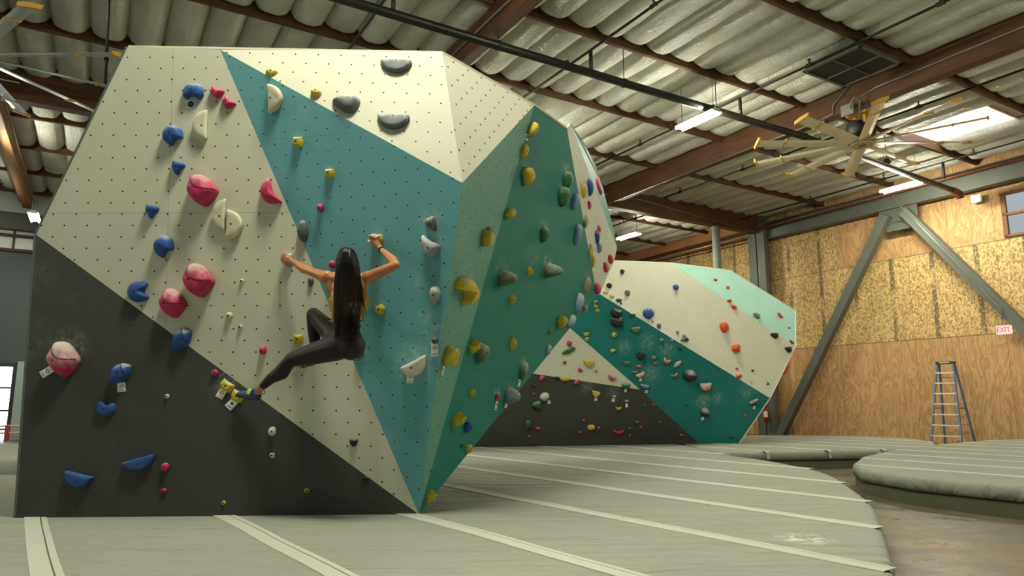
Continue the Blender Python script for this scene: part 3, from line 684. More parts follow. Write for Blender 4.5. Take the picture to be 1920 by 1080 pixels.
F4 = facet('near_top_white', [V1, V4, V2], 'white', (742, 157), b1, 'cream white upper panel')
F5 = facet('near_top_right_white', [V2, V4, V3], 'white', (885, 165), b1, 'cream white upper right panel', tr=.0105)
F6 = facet('near_mint', [V4, V5, V3], 'mint', (893, 395), b1, 'pale green narrow panel', tr=.0105)
F7 = facet('near_deep', [V3, V5, V9, V8], 'deep', (1000, 380), b1, 'deep green teal overhanging panel', tr=.0105, seams=(('y', -.2), ('x', .9)))
V10 = atY(1071, 230, 8.35); V11 = atY(1157, 465, 9.9)
n8 = (V9 - V8).cross(V11 - V8).normalized()
V12 = hitp(1151, 491, V8, n8); V10 = hitp(1070, 231, V8, n8)
V8b = hitp(1066, 246, V8, n8); V9b = hitp(1118, 548, V8, n8)
F8 = facet('near_sliver_white', [V8, V9, hitp(1124, 552, V8, n8), V12, V11, V10], 'white', (1100, 400), b1, 'cream white far sliver panel')
q13 = atY(1130, 350, 10.0); n9 = (q13 - V10).cross(V11 - V10).normalized()
V13 = hitp(1096, 270, V10, n9); V14 = hitp(1118, 312, V10, n9); V15 = hitp(1151, 432, V10, n9)
F9 = facet('near_sliver_green', [V10, V11, V15, q13, V14, V13], 'deep', (1100, 330), b1, 'deep green far edge panel')
KB = V((-4.1, 8.8, MT)); KT = V((-3.2, 8.8, TOPZ - .3)); RB = V((-1.05, 8.9, MT)); RT = V((.3, 9.9, TOPZ - .5)); RM = V((.75, 10.2, 3.0))
bm = bmesh.new()
def tri(bm, *ps):
    vs = [bm.verts.new(p) for p in ps]
    for i in range(1, len(vs) - 1): bm.faces.new((vs[0], vs[i], vs[i + 1]))
s_ = V((.0, .012, 0))
tri(bm, V6 + s_, V7 + s_, KB); tri(bm, V7 + s_, V0 + s_, KT); tri(bm, V7 + s_, KT, KB); tri(bm, V0 + s_, V1 + s_, V2 + s_, V3 + s_, V8 + s_, RT, KT); tri(bm, V5 + s_, RB, RM, V9 + s_); tri(bm, V9 + s_, RM, V12 + s_, V9 + s_); tri(bm, V12, RM, RT, q13, V11)
tri(bm, V10, V13, V14, q13, RT, V8); tri(bm, KB, KT, RT, RM, RB); tri(bm, V6, KB, RB, V5)
o = obj('backing', bm, plain('backing_grey', (52, 56, 52), .8), b1)
bm = bmesh.new()
for a, b_ in ((V6, V7), (V7, V0)): bar(bm, a + V((-.012, .02, 0)), b_ + V((-.012, .02, 0)), .022, .04, V((0, 1, 0)))
obj('edge_trim', bm, plain('edge_trim', (86, 100, 90), .5), b1)
bm = bmesh.new()
for a, b_ in ((V0, V2), (V2, V3), (V3, V8)): bar(bm, a + V((0, .02, .004)), b_ + V((0, .02, .004)), .03, .02)
obj('top_trim', bm, plain('top_trim', (204, 204, 182), .6), b1)

b2 = empty('climbing_boulder'); tag(b2, 'far climbing boulder painted dark grey, white, deep teal and pale mint', 'climbing wall')
D2 = atZ(1311, 832, MT); D3 = atZ(1385, 831, MT); D1 = atZ(820, 840, MT)
R1 = atY(1122, 550, 14.55); nt = (D3 - D2).cross(R1 - D2).normalized(); T_ = lambda x, y: hitp(x, y, D2, nt)
R2 = T_(1443, 746); P12 = T_(1200, 730.5); AP = T_(1071, 617)
nd = (P12 - D2).cross(D1 - D2).normalized(); D_ = lambda x, y: hitp(x, y, D2, nd)
WP = D_(1002, 701); nw = (P12 - AP).cross(WP - AP).normalized(); W_ = lambda x, y: hitp(x, y, AP, nw)
S1 = atY(1260, 494, 15.7); nu = (R2 - R1).cross(S1 - R1).normalized(); U_ = lambda x, y: hitp(x, y, R1, nu)
S0 = U_(1132, 489); SR = U_(1491, 649)
SM = atY(1370, 508, 16.9); nm_ = (SR - S1).cross(SM - S1).normalized(); SE = hitp(1491, 583, S1, nm_)
kw = dict(tn=1.0, tr=.0066)
G1 = facet('far_grey', [D1, D2, P12, WP, D_(955, 695), D_(830, 745)], 'grey', (1100, 800), b2, 'dark grey lower panel', **kw)
G2 = facet('far_triangle_white', [WP, P12, AP, W_(1030, 585), W_(955, 655), W_(955, 695)], 'white', (1080, 660), b2, 'cream white triangular panel', **kw)
G3 = facet('far_teal', [D2, D3, R2, R1, T_(1085, 528), T_(1022, 574), AP, P12], 'deep2', (1200, 700), b2, 'deep teal overhanging panel', **kw)
G4 = facet('far_white', [R1, R2, SR, S1, S0, U_(1090, 500), U_(1090, 531)], 'white', (1300, 580), b2, 'cream white upper panel', **kw)
G5 = facet('far_mint', [S1, SR, SE, SM], 'mint2', (1400, 560), b2, 'pale mint top right panel', **kw)
bm = bmesh.new()
QT = V((3.4, 18.5, TOPZ - .4)); QB = V((3.8, 19.0, MT)); QE = SE + V((-.6, 2.2, -.3)); QS = D3 + V((-.7, 2.6, 0)); QL = D1 + V((0, 3.2, 0)); QLT = QL + V((0, 0, 3.0))
tri(bm, D3, R2, SR, SE, QE, QS); tri(bm, S0, S1, SM, SE, QE, QT); tri(bm, QB, QT, QE, QS); tri(bm, QL, QLT, QT, QB); tri(bm, QLT, D_(830, 745), U_(1090, 500), S0, QT); tri(bm, D1, D_(830, 745), QLT, QL)
obj('backing', bm, plain('side_white', (196, 196, 180), .7), b2)
bm = bmesh.new()
for a, b_ in ((D3, R2), (R2, SR), (SR, SE), (S1, SM), (SM, SE), (S0, S1)): bar(bm, a + V((.0, .02, 0)), b_ + V((.0, .02, 0)), .05, .03, V((0, 1, 0)))
obj('edge_trim', bm, plain('trim_white', (216, 220, 200), .6), b2)

# ------------------------------------------------------------------ holds
HC = dict(blue=(44, 84, 150), pink=(196, 52, 96), cream=(216, 212, 184), yellow=(206, 184, 52), ochre=(190, 160, 60), grey=(98, 102, 104), lgrey=(156, 160, 160), dark=(42, 44, 46), green=(52, 100, 62), olive=(104, 122, 92), tan=(158, 144, 104), lblue=(120, 146, 184), orange=(214, 78, 40), red=(180, 40, 44), purple=(60, 60, 90))
def hold_mat(col, chalk):
    k = 'hold_%s_%d' % (col, int(chalk * 10))
    if k in MATS: return MATS[k]
    t = NT(k, .6, 0, .35); c = s2l(HC[col]); g = t.coord('Generated'); ob = t.coord('Object')
    dk = tuple(x * .82 for x in c[:3]) + (1,)
    cc = t.mix(t.noise(ob, 12, 4), dk, c)
    y = t.sep(g)[1]; nz = t.noise(ob, 18, 5, .7)
    f = t.math('MULTIPLY_ADD', y, .9, t.math('MULTIPLY', nz, 1.0)); f = t.mr(f, 1.45 - chalk * .9, 1.75 - chalk * .45)
    cc = t.mix(t.math('MULTIPLY', f, .35 + chalk * .5, clamp=True), cc, s2l((206, 208, 198)))
    t.color(cc); t.bump(t.noise(ob, 260, 2), .25, .0015); MATS[k] = t.m; return t.m
def circ(n=14, a0=0, a1=360, e=1.0): return [(math.cos(math.radians(a0 + (a1 - a0) * i / n)), math.sin(math.radians(a0 + (a1 - a0) * i / n)) * e) for i in range(n if a1 - a0 >= 360 else n + 1)]
OUT = {
 'round': circ(12), 'oval': circ(12),
 'half': [(-1, 1), (-.5, 1), (0, 1), (.5, 1), (1, 1), (.97, .5), (.85, -.05), (.62, -.55), (.3, -.88), (0, -1), (-.3, -.88), (-.62, -.55), (-.85, -.05), (-.97, .5)],
 'kidney': [(-.9, -.75), (-1, -.2), (-.95, .35), (-.6, .88), (0, 1), (.55, .92), (.95, .45), (1, -.1), (.92, -.7), (.55, -1), (.3, -.72), (-.05, -.58), (-.35, -.66), (-.62, -.98)],
 'shield': [(-.42, 1), (.15, .88), (.68, .4), (1, -.03), (.76, -.5), (.38, -.9), (.08, -1), (-.45, -.75), (-.9, -.27), (-1, .13), (-.83, .52), (-.6, .88)],
 'ridged': [(-.81, .51), (-.1, .97), (.34, .97), (.78, .83), (.97, .65), (.9, 0), (.72, -.39), (.4, -.67), (-.19, -.95), (-.65, -1), (-1, -.88), (-.97, -.25)],
 'wedge': [(-.55, 1), (-.1, .45), (.3, .2), (1, .2), (.85, -.3), (.1, -1), (-.2, -.95), (-1, .1), (-.85, .5)],
 'fin': [(-.15, 1), (.0, .3), (.3, -.3), (1, -.9), (.7, -1), (-.2, -1), (-.7, -.75), (-1, -.1), (-.8, .5), (-.4, .9)],
 'tri': [(-.8, 1), (0, .85), (.95, .6), (.95, .1), (.3, -.3), (.0, -.9), (-.35, -1), (-.6, -.5), (-1, -.1), (-.95, .6)],
 'bite': [(-.4, .92), (.2, 1), (.8, .65), (1, 0), (.95, -.3), (.45, -.35), (.15, -.7), (.0, -1), (-.5, -.85), (-.95, -.3), (-.9, .4)],
 'tear': [(0, 1), (.55, .85), (.95, .35), (.9, -.05), (.4, -.6), (-.1, -1), (-.45, -.8), (-.8, -.1), (-.95, .3), (-.6, .85)],
 'cone': [(-.2, 1), (.5, .8), (.95, .1), (.7, -.5), (.0, -1), (-.7, -.7), (-1, .0), (-.8, .7)],
 'long': [(-.1, 1), (.5, .9), (.95, .5), (.75, 0), (.45, -.6), (-.1, -1), (-.8, -.9), (-1, -.3), (-.7, .4), (-.4, .85)],
 'jug': [(-.95, .6), (-.5, .95), (.2, 1), (.85, .95), (1, .4), (.75, -.6), (.35, -1), (-.1, -.85), (-.7, -.2), (-1, .3)],
 'spade': [(-.95, 1), (-.6, .95), (.1, .55), (.95, .2), (1, -.2), (.55, -.7), (.1, -1), (-.4, -.85), (-.8, -.3), (-1, .4)],
 'block': [(-.9, 1), (-.2, .9), (.9, .95), (1, .0), (.85, -.9), (.1, -1), (-.6, -.85), (-1, -.1)],
 'penta': [(.35, 1), (1, .15), (.65, -.9), (-.25, -1), (-1, -.35), (-.6, .55)],
 'pyr': [(.3, 1), (1, .1), (.35, -.45), (-.9, -1), (-1, .2)],
 'chip': [(-.2, 1), (1, .55), (.7, -.3), (-.5, -1), (-.9, .3)],
 'double': [(-.95, .55), (-.55, .98), (.0, 1), (.3, .75), (.75, .5), (1, .1), (.6, -.55), (.15, -1), (-.05, -.85), (-.05, -.1), (-.5, -.02), (-1, -.05)],
 'triarm': [(-.15, 1), (.15, .95), (.3, .2), (1, -.5), (.8, -.9), (.1, -.45), (-.7, -.8), (-1, -.5), (-.35, .0)],
 'crescent': [(-1, 1), (-.4, .5), (.3, .55), (1, 1), (.8, 0), (.35, -.8), (-.1, -1), (-.6, -.5)],
}
SHARP = {'block', 'penta', 'pyr', 'chip'}
PROF = {  # (scale, height) pairs
 'dome': [(1, 0), (.985, .22), (.93, .5), (.80, .78), (.58, .94), (.3, 1.0)],
 'flat': [(1, 0), (1, .55), (.97, .78), (.90, .93), (.78, 1.0), (.4, 1.0)],
 'peak': [(1, 0), (.9, .22), (.74, .5), (.56, .78), (.40, .95), (.22, 1.0)],
 'facet': [(1, 0), (.93, .4), (.5, 1.0)],
 'donut': [(1, 0), (1.0, .4), (.93, .8), (.76, 1.0), (.5, .82), (.2, .5)],
}
SHAPES = {  # kind: outline, profile, depth factor, apex shift
 'round': ('round', 'dome', .55, (0, 0)), 'oval': ('oval', 'dome', .5, (0, .1)), 'half': ('half', 'flat', .42, (0, .08)), 'kidney': ('kidney', 'dome', .42, (0, .05)),
 'shield': ('shield', 'dome', .5, (-.1, 0)), 'ridged': ('ridged', 'dome', .48, (0, 0)), 'wedge': ('wedge', 'dome', .45, (-.1, -.1)), 'fin': ('fin', 'dome', .4, (-.2, -.2)),
 'tri': ('tri', 'dome', .5, (0, .2)), 'bite': ('bite', 'dome', .42, (-.1, .1)), 'tear': ('tear', 'dome', .55, (0, .2)), 'cone': ('cone', 'peak', 1.0, (.4, .0)), 'long': ('long', 'dome', .55, (.1, .1)),
 'jug': ('jug', 'dome', .5, (.1, .1)), 'spade': ('spade', 'dome', .5, (-.1, -.2)), 'block': ('block', 'facet', .5, (0, .1)), 'penta': ('penta', 'facet', .45, (0, 0)), 'pyr': ('pyr', 'facet', .7, (.2, .1)),
 'chip': ('chip', 'facet', .5, (.2, .1)), 'double': ('double', 'dome', .5, (.05, .1)), 'donut': ('oval', 'donut', .5, (0, 0)), 'triarm': ('triarm', 'dome', .5, (0, 0)), 'crescent': ('crescent', 'dome', .5, (0, 0)),
}
GROOVES = {'shield': [[(-.53, .93), (-.53, .6), (-.38, .3), (-.12, .1), (.3, -.02), (.97, -.03)]], 'ridged': [[(-.05, .95), (.3, .65), (.55, .1), (.8, -.22)], [(-.75, .3), (-.65, -.1), (-.4, -.28), (.1, -.4), (.45, -.62)]]}
def smooth_closed(P, n):
    out = []; k = len(P)
    for i in range(k):
        p0, p1, p2, p3 = [V(P[(i + j) % k]) for j in (-1, 0, 1, 2)]
        for j in range(n):
            s = j / n; out.append(.5 * ((2 * p1) + (p2 - p0) * s + (2 * p0 - 5 * p1 + 4 * p2 - p3) * s * s + (3 * p1 - p0 - 3 * p2 + p3) * s ** 3))
    return out
def hold_mesh(kind, w_, h_, d, rnd, lod):
    on, pn, _, ap = SHAPES[kind]; P = OUT[on]; sharp = on in SHARP
    P = [V(p) for p in P] if (sharp) else smooth_closed(P, 3 if lod else 2)
    cx = ap[0] * w_ / 2; cy = ap[1] * h_ / 2; n = len(P); bm = bmesh.new(); rings = []; seed = rnd.random() * 50
    for s, hh in PROF[pn]:
        q = 1 - s; row = []
        for p in P:
            x = p.x * w_ / 2 * s + cx * q; y = p.y * h_ / 2 * s + cy * q; z = hh * d
            if not sharp and hh > 0:
                k = noise.noise(V((x * 14, y * 14, seed))) * .06 * d * 2; z += k
            row.append(bm.verts.new((x, y, max(z, 0))))
        rings.append(row)
    for A, C in zip(rings[:-1], rings[1:]):
        for i in range(n): bm.faces.new((A[i], A[(i + 1) % n], C[(i + 1) % n], C[i]))
    if sharp: bm.faces.new(rings[-1])
    else:
        c = bm.verts.new((cx, cy, PROF[pn][-1][1] * d))
        for i in range(n): bm.faces.new((rings[-1][i], rings[-1][(i + 1) % n], c))
    bm.faces.new(rings[0][::-1]); fixn(bm)
    if not sharp:
        for f_ in bm.faces: f_.smooth = True
        if pn == 'flat':
            for f_ in bm.faces: f_.smooth = True
    return bm
M_BOLT = plain('bolt_socket', (14, 14, 14), .5); GRV = {}
HG = {}
def hold(px, py, w, h, kind, col, label, rot=0, chalk=.3, dk=None, cs=0, face=None, bolt=None, bo=None, group=None, name='climbing_hold'):
    if face is None:
        r = find(px, py); fc = r[1] if r else None
        if fc is None: print('NOFACE', px, py, label); return
    else: fc = face
    p = hitp(px, py, fc.p0, fc.n); e = .01
    P0 = proj(p); Jr = (proj(p + fc.r * e) - P0) / e; Ju = (proj(p + fc.u * e) - P0) / e; Jn = (proj(p + fc.n * e) - P0) / e
    ppm = F / ((p - EYE).y * CP + (p - EYE).z * SP)
    dp = (dk if dk is not None else SHAPES[kind][2]) * min(w, h) / ppm
    dp = max(dp, .012)
    w_ = max(w - .75 * abs(Jn.x) * dp, w * .4) / abs(Jr.x); h_ = max(h - .6 * abs(Jn.y) * dp, h * .45) / abs(Ju.y)
    if rot:   # sizes given for the turned shape itself
        w_, h_ = w / ppm, h / ppm
        if abs(Jr.x) < .8 * ppm: w_, h_ = w / ppm * .95, h / ppm * .95
    cpx = px - .42 * Jn.x * dp; cpy = py - .42 * Jn.y * dp
    p = hitp(cpx, cpy, fc.p0, fc.n)
    lod = max(w, h) > 22
    rnd = random.Random(int(px * 31 + py)); bm = hold_mesh(kind, w_, h_, dp, rnd, lod)
    tree = BVHTree.FromBMesh(bm)
    R = Matrix((fc.r, fc.u, fc.n)).transposed().to_4x4(); Mx = Matrix.Translation(p - fc.n * .001) @ R @ Matrix.Rotation(math.radians(rot), 4, 'Z')
    o = obj(name, bm, hold_mat(col, chalk)); o.matrix_world = Mx
    tag(o, label, 'climbing hold', group or 'climbing holds')
    if bolt is None: bolt = max(w, h) > 8
    if bolt:
        bx, by = bo if bo else (SHAPES[kind][3][0] * .5, SHAPES[kind][3][1] * .5); bx *= w_ / 2; by *= h_ / 2
        hit = tree.ray_cast(V((bx, by, 1)), V((0, 0, -1)))
        if hit[0]:
            z = hit[0].z; rr = .0085 if max(w, h) > 11 or ppm > 150 else .012; nn = hit[1].normalized() if hit[1].z > 0 else V((0, 0, 1))
            b_ = bmesh.new(); tube(b_, [hit[0] - nn * .006, hit[0] + nn * .0015], rr, 10); obj('bolt', b_, M_BOLT, o)
    if kind in GROOVES and lod:
        for g in GROOVES[kind]:
            pts = []
            gg = cat2([(a * w_ / 2 * .97, b_ * h_ / 2 * .97) for a, b_ in g], 4)
            for a, b_ in gg:
                hit = tree.ray_cast(V((a, b_, 1)), V((0, 0, -1)))
                if hit[0]: pts.append(hit[0] + V((0, 0, .0005)))
            if len(pts) > 2:
                b_ = bmesh.new(); tube(b_, pts, .0042, 6)
                gm = plain('groove_' + col, tuple(int(x * .55) for x in HC[col]), .7); obj('groove', b_, gm, o, True)
    if cs: fc.spots.append((*fc.uv(p + fc.u * h_ * .35), max(w_, h_) * .5 + cs * .75, .8 if cs > .06 else .6))
    return o
def card(px, py, w, h, rot, body, label, face=None, logo=False):
    fc = face or find(px, py)[1]; p = hitp(px, py, fc.p0, fc.n); e = .01; P0 = proj(p)
    ppm = F / ((p - EYE).y * CP + (p - EYE).z * SP); w_, h_ = w / ppm, h / ppm
    bm = bmesh.new(); box(bm, (0, 0, .003), (w_, h_, .003)); R = Matrix((fc.r, fc.u, fc.n)).transposed().to_4x4()
    o = obj('grade_card', bm, plain('card_white', (240, 240, 230), .6, 0, .03)); o.matrix_world = Matrix.Translation(p) @ R @ Matrix.Rotation(math.radians(rot), 4, 'Z')
    tag(o, label, 'card', 'grade cards')
    ink = plain('ink', (60, 62, 52), .7)
    if logo:
        b_ = bmesh.new(); tube(b_, [(0, 0, .0045), (0, 0, .0055)], w_ * .42, 24); g_ = obj('emblem', b_, plain('emblem_black', (18, 20, 18), .5), o)
        b_ = bmesh.new(); 
        for i in range(-2, 3): box(b_, (i * w_ * .115, 0, .0062), (w_ * .07, h_ * .13, .001))
        obj('emblem_text', b_, plain('emblem_grey', (120, 122, 118), .6), g_)
    elif body:
        text_mesh(body, h_ * .42, ink, o, Matrix.Translation((0, h_ * .08, .0048)) @ Matrix.Rotation(math.radians(28), 4, 'Z') @ Matrix.Scale(min(1.2, w_ / h_ * 1.5), 4, (1, 0, 0)), .0004)
        b_ = bmesh.new()
        for i in (-1, 0, 1): box(b_, (i * w_ * .26, -h_ * .36, .005), (w_ * .13, h_ * .09, .0008))
        obj('printed_marks', b_, ink, o)
    else:
        b_ = bmesh.new(); box(b_, (0, h_ * .1, .005), (w_ * .35, h_ * .22, .0008)); box(b_, (0, -h_ * .3, .005), (w_ * .6, h_ * .08, .0008)); obj('printed_marks', b_, ink, o)
    return o
H = hold
# --- near boulder, cream left panel
H(361, 171, 43, 32, 'kidney', 'blue', 'big blue kidney shaped hold above a round black emblem card', chalk=.5, cs=.03, bo=(0, .05))
card(358, 195.5, 14.5, 14, 0, '', 'white square card with a black round emblem under the top blue hold', logo=True)
H(406, 172, 30, 26, 'wedge', 'pink', 'upper of two small pink wedge holds near the top of the near boulder', chalk=.4, bo=(-.2, .1))
H(428, 192, 27, 23, 'wedge', 'pink', 'lower of two small pink wedge holds near the top of the near boulder', rot=-14, chalk=.4, bo=(-.2, .1))
H(375, 234, 55, 25, 'half', 'cream', 'cream half moon hold below the top blue kidney hold', rot=-90, bo=(.1, .4))
H(322, 253, 43, 40, 'bite', 'blue', 'blue notched hold left of the topmost cream half moon', chalk=.4, cs=.02)
H(333, 314, 28, 28, 'tri', 'blue', 'small blue triangular hold just above the topmost big pink hold')
H(284, 396, 28, 28, 'tri', 'blue', 'small blue triangular hold at mid height, furthest left on the cream panel')
H(377, 355, 66, 63, 'shield', 'pink', 'topmost of the four big pink grooved dome holds', bo=(-.5, -.1), chalk=.55)
H(410, 403, 58, 25, 'half', 'cream', 'left of two facing cream half moon holds below the big pink hold', rot=-90, bo=(.1, .3))
H(440, 421, 55, 29, 'half', 'cream', 'right of two facing cream half moon holds below the big pink hold', rot=90, bo=(0, .3))
H(305, 462, 42, 43, 'bite', 'blue', 'round blue notched hold left of the middle of the cream panel', chalk=.45, cs=.05)
H(507, 356, 45, 49, 'fin', 'pink', 'pink fin shaped hold at the cream and teal border', chalk=.45, bo=(-.2, -.1), face=F2)
H(567, 433, 23, 42, 'oval', 'grey', 'tall grey oval hold on the border of the cream and teal panels', chalk=.2, bo=(-.5, 0))
H(370, 525, 66, 66, 'shield', 'pink', 'second big pink grooved hold from the top of the cream panel', bo=(-.3, .0), chalk=.6)
H(322, 568, 57, 57, 'shield', 'pink', 'lowest big pink grooved hold on the cream panel', bo=(-.3, .0), chalk=.6)
H(257, 547, 38, 38, 'kidney', 'blue', 'blue kidney hold where cream meets the dark grey panel', rot=97, chalk=.4, face=F2)
H(453, 527, 9, 9, 'round', 'cream', 'tiny white foothold above and right of the middle pink dome', dk=.6)
H(429, 592, 16, 14, 'round', 'cream', 'small white round foothold in the middle of the cream panel', dk=.6)
H(450, 613, 10, 10, 'round', 'cream', 'tiny white foothold just below the small round white one', dk=.6)
H(340, 636, 40, 42, 'ridged', 'blue', 'blue ridged hold at the lower left edge of the cream panel', chalk=.55)
H(492, 657, 16, 16, 'round', 'pink', 'small round pink hold left of the climber on the cream panel', dk=.7)
H(582, 529, 13, 20, 'tear', 'grey', 'small grey teardrop hold below the climber’s left upper arm', face=F2)
H(558, 637, 22, 20, 'block', 'yellow', 'yellow block hold above the climber’s outstretched leg', cs=.02)
H(563, 682, 26, 18, 'block', 'yellow', 'yellow foothold under the climber’s bent leg')
H(540, 487, 22, 26, 'block', 'tan', 'pale yellow chalky hold gripped by the climber’s left hand', chalk=.8, cs=.07, dk=.55)
H(663, 831, 16, 14, 'half', 'dark', 'small black half round hold low on the cream panel')
# dark panel
H(117, 673, 69, 68, 'shield', 'pink', 'big chalky pink hold on the dark panel at the far left', bo=(-.3, -.1), chalk=.95, cs=.09)
card(88, 697, 14, 23, -55, 'V5', 'white grade card under the big pink hold at far left')
H(225, 700, 44, 39, 'ridged', 'blue', 'blue ridged hold with a V0 card on the dark panel', chalk=.5)
card(228, 726, 14.5, 17, 8, 'V0', 'white grade card marked V0 under the blue ridged hold')
H(197, 766, 36, 25, 'kidney', 'blue', 'small blue rounded hold below the V0 card', rot=172, chalk=.15)
H(313, 743, 10, 9, 'round', 'cream', 'tiny white foothold on the dark panel right of the blue ridged hold', dk=.6)
H(403, 699, 15, 13, 'round', 'pink', 'small pink foothold just above the two yellow blocks', dk=.6)
H(424, 724, 28, 19, 'block', 'yellow', 'left yellow block foothold with a card beside the climber’s shoe', rot=-32, chalk=.5, cs=.14)
card(415, 738, 14, 18, -28, 'V2', 'white grade card under the left yellow block foothold')
H(444, 743, 25, 22, 'block', 'yellow', 'right yellow block foothold under the climber’s outstretched toe', rot=-20, chalk=.5)
card(434, 758, 15, 19, -42, '', 'tilted white card under the climber’s outstretched toe')
H(510, 809, 17, 18, 'round', 'cream', 'white round hold right of centre on the dark panel', dk=.6)
H(510, 854, 11, 10, 'block', 'cream', 'tiny white square hold below the white round hold')
H(685, 899, 14, 11, 'donut', 'dark', 'black ring shaped hold at the lower edge of the dark panel', face=F1)
H(145, 901, 50, 24, 'half', 'blue', 'blue half round ledge tilting right, lowest at far left', rot=-14, chalk=.1, dk=.6)
H(262, 870, 57, 22, 'half', 'blue', 'blue half round ledge tilting left on the lower dark panel', rot=16, chalk=.2, dk=.6)
H(309, 876, 18, 17, 'round', 'pink', 'pink round foothold right of the blue ledge', dk=.6)
H(307, 920, 14, 9, 'oval', 'pink', 'tiny pink oval foothold near the mat', dk=.7)
H(419, 943, 10, 9, 'round', 'yellow', 'tiny yellow foothold nearest the mat, below the climber’s foot', dk=.6)
H(575, 920, 11, 9, 'round', 'yellow', 'tiny yellow foothold low in the middle of the dark panel', dk=.6)
# --- teal panel
H(516, 184, 53, 27, 'half', 'cream', 'cream half moon hold at the top of the teal panel', rot=90, bo=(0, .5))
H(557, 266, 22, 22, 'block', 'yellow', 'yellow block hold high on the teal panel', cs=.05, chalk=.4)
H(617, 325, 21, 19, 'block', 'yellow', 'yellow block hold below and right of the higher yellow one on teal', cs=.06, chalk=.4)
H(600, 390, 15, 17, 'round', 'pink', 'small pink knob in the open middle of the teal panel', dk=.7)
H(622, 496, 14, 15, 'round', 'pink', 'small pink knob just left of the climber’s head', dk=.7)
H(706, 449, 26, 20, 'block', 'yellow', 'yellow hold gripped by the climber’s raised right hand', chalk=.6, cs=.05, dk=.5)
H(808, 421, 21, 28, 'jug', 'grey', 'small grey fin hold above the pale grey spade hold', rot=20, chalk=.5, cs=.10)
H(806, 463, 37, 44, 'spade', 'lgrey', 'pale grey spade shaped hold on the right of the teal panel', chalk=.6, cs=.06)
H(815, 555, 26, 39, 'tear', 'lgrey', 'pale grey teardrop hold below the spade hold', chalk=.8, cs=.04)
H(711, 580, 23, 21, 'penta', 'yellow', 'yellow five sided hold right of the climber’s waist', cs=.04)
H(673, 664, 20, 21, 'spade', 'grey', 'grey chalky hold below and right of the climber’s hips', cs=.07, chalk=.5)
H(815, 639, 14, 14, 'round', 'grey', 'small grey knob above the V4 card', cs=.11, chalk=.4)
card(815, 655, 13.5, 26, 0, 'V4', 'white grade card marked V4 on the teal panel')
H(779, 690, 52, 27, 'half', 'cream', 'white half moon ledge with thick chalk on the teal panel', rot=25, chalk=.9, cs=.10, bo=(-.1, .25), dk=.75)
card(769, 709, 13, 18, -5, 'V5', 'white grade card marked V5 under the white half moon ledge')
# --- top white
H(509, 134, 24, 16, 'wedge', 'yellow', 'small yellow chalky hold at the left end of the upper cream panel', chalk=.8)
H(592, 172, 22, 19, 'round', 'yellow', 'pale yellow round hold right of the small yellow one at the top', chalk=.9)
H(742, 124, 58, 25, 'half', 'grey', 'topmost grey half moon hold', chalk=.5, bo=(0, .7))
H(648, 194, 54, 34, 'jug', 'grey', 'grey wedge shaped hold at the left of the three top grey ones', chalk=.6, bo=(.2, .4))
H(737, 228, 60, 28, 'half', 'grey', 'lowest grey half moon hold on the upper cream panel', chalk=.6, bo=(0, .6))
# --- pale green panel
H(920, 434, 16, 18, 'tear', 'tan', 'brownish small hold tucked behind a yellow pocket hold', cs=.06)
H(913, 449, 30, 29, 'half', 'yellow', 'yellow half round hold on the pale green panel, upper right', rot=-8, chalk=.4, dk=.6)
H(879, 548, 50, 49, 'double', 'yellow', 'big yellow double lobed hold on the pale green panel', chalk=.45, cs=.05)
H(845, 668, 32, 39, 'donut', 'yellow', 'yellow ring shaped hold with a card on the pale green panel', rot=-22, chalk=.6, cs=.05, dk=.7)
card(830, 695, 9, 17, -12, '', 'narrow white card under the yellow ring shaped hold')
H(958, 400, 24, 27, 'long', 'yellow', 'yellow pear shaped hold on the border above the pale green panel', rot=-30, chalk=.5)
# --- deep teal
H(1001, 243, 22, 34, 'long', 'yellow', 'topmost yellow hold beside a round emblem card', rot=-15, chalk=.3, face=F7)
card(987, 257, 9, 12, 0, '', 'small white card with a black emblem beside the topmost yellow hold', logo=True)
H(984, 284, 17, 29, 'long', 'yellow', 'slim yellow hold directly below the topmost yellow one', chalk=.4, face=F7)
H(992, 331, 28, 36, 'tear', 'yellow', 'broad yellow teardrop hold high on the deep teal panel', chalk=.3, cs=.04)
H(1066, 338, 21, 33, 'tear', 'green', 'upper of two stacked dark green holds', chalk=.4, cs=.10, face=F7)
H(1059, 369, 24, 38, 'tear', 'green', 'lower of two stacked dark green holds', chalk=.3, cs=.05)
H(1080, 378, 17, 31, 'long', 'lblue', 'grey blue hold right of the stacked green holds', chalk=.6, face=F7)
H(1022, 440, 19, 30, 'tear', 'green', 'single dark green hold in the middle of the deep teal panel', chalk=.5, cs=.08)
H(1085, 439, 16, 40, 'long', 'lblue', 'long pale blue hold near the right edge of the deep teal panel', chalk=.5, face=F7)
H(951, 521, 32, 34, 'cone', 'olive', 'left of two big chalky green cone holds', chalk=.8, cs=.10)
H(1037, 507, 29, 29, 'cone', 'olive', 'right of two big chalky green cone holds', chalk=.8, cs=.12)
H(994, 510, 13, 21, 'chip', 'yellow', 'small angular yellow hold between the two green cones')
H(962, 562, 14, 22, 'chip', 'yellow', 'small angular yellow hold with a white scribble below the left green cone')
H(1102, 534, 13, 31, 'long', 'tan', 'tan curved hold at the right edge of the deep teal panel', chalk=.6, cs=.05, face=F7)
H(1088, 568, 16, 38, 'long', 'lblue', 'pale blue long hold near the right corner of the deep teal panel', chalk=.9, face=F7)
H(1098, 579, 12, 14, 'round', 'tan', 'small tan hold on the right edge beside the pale blue one', face=F7, chalk=.4)
H(1055, 604, 21, 24, 'tear', 'yellow', 'plain yellow rounded hold above the far white triangle', dk=.7)
H(1073, 603, 17, 29, 'long', 'lblue', 'pale blue hold right beside the plain yellow rounded hold', chalk=1, face=F7, rot=-20)
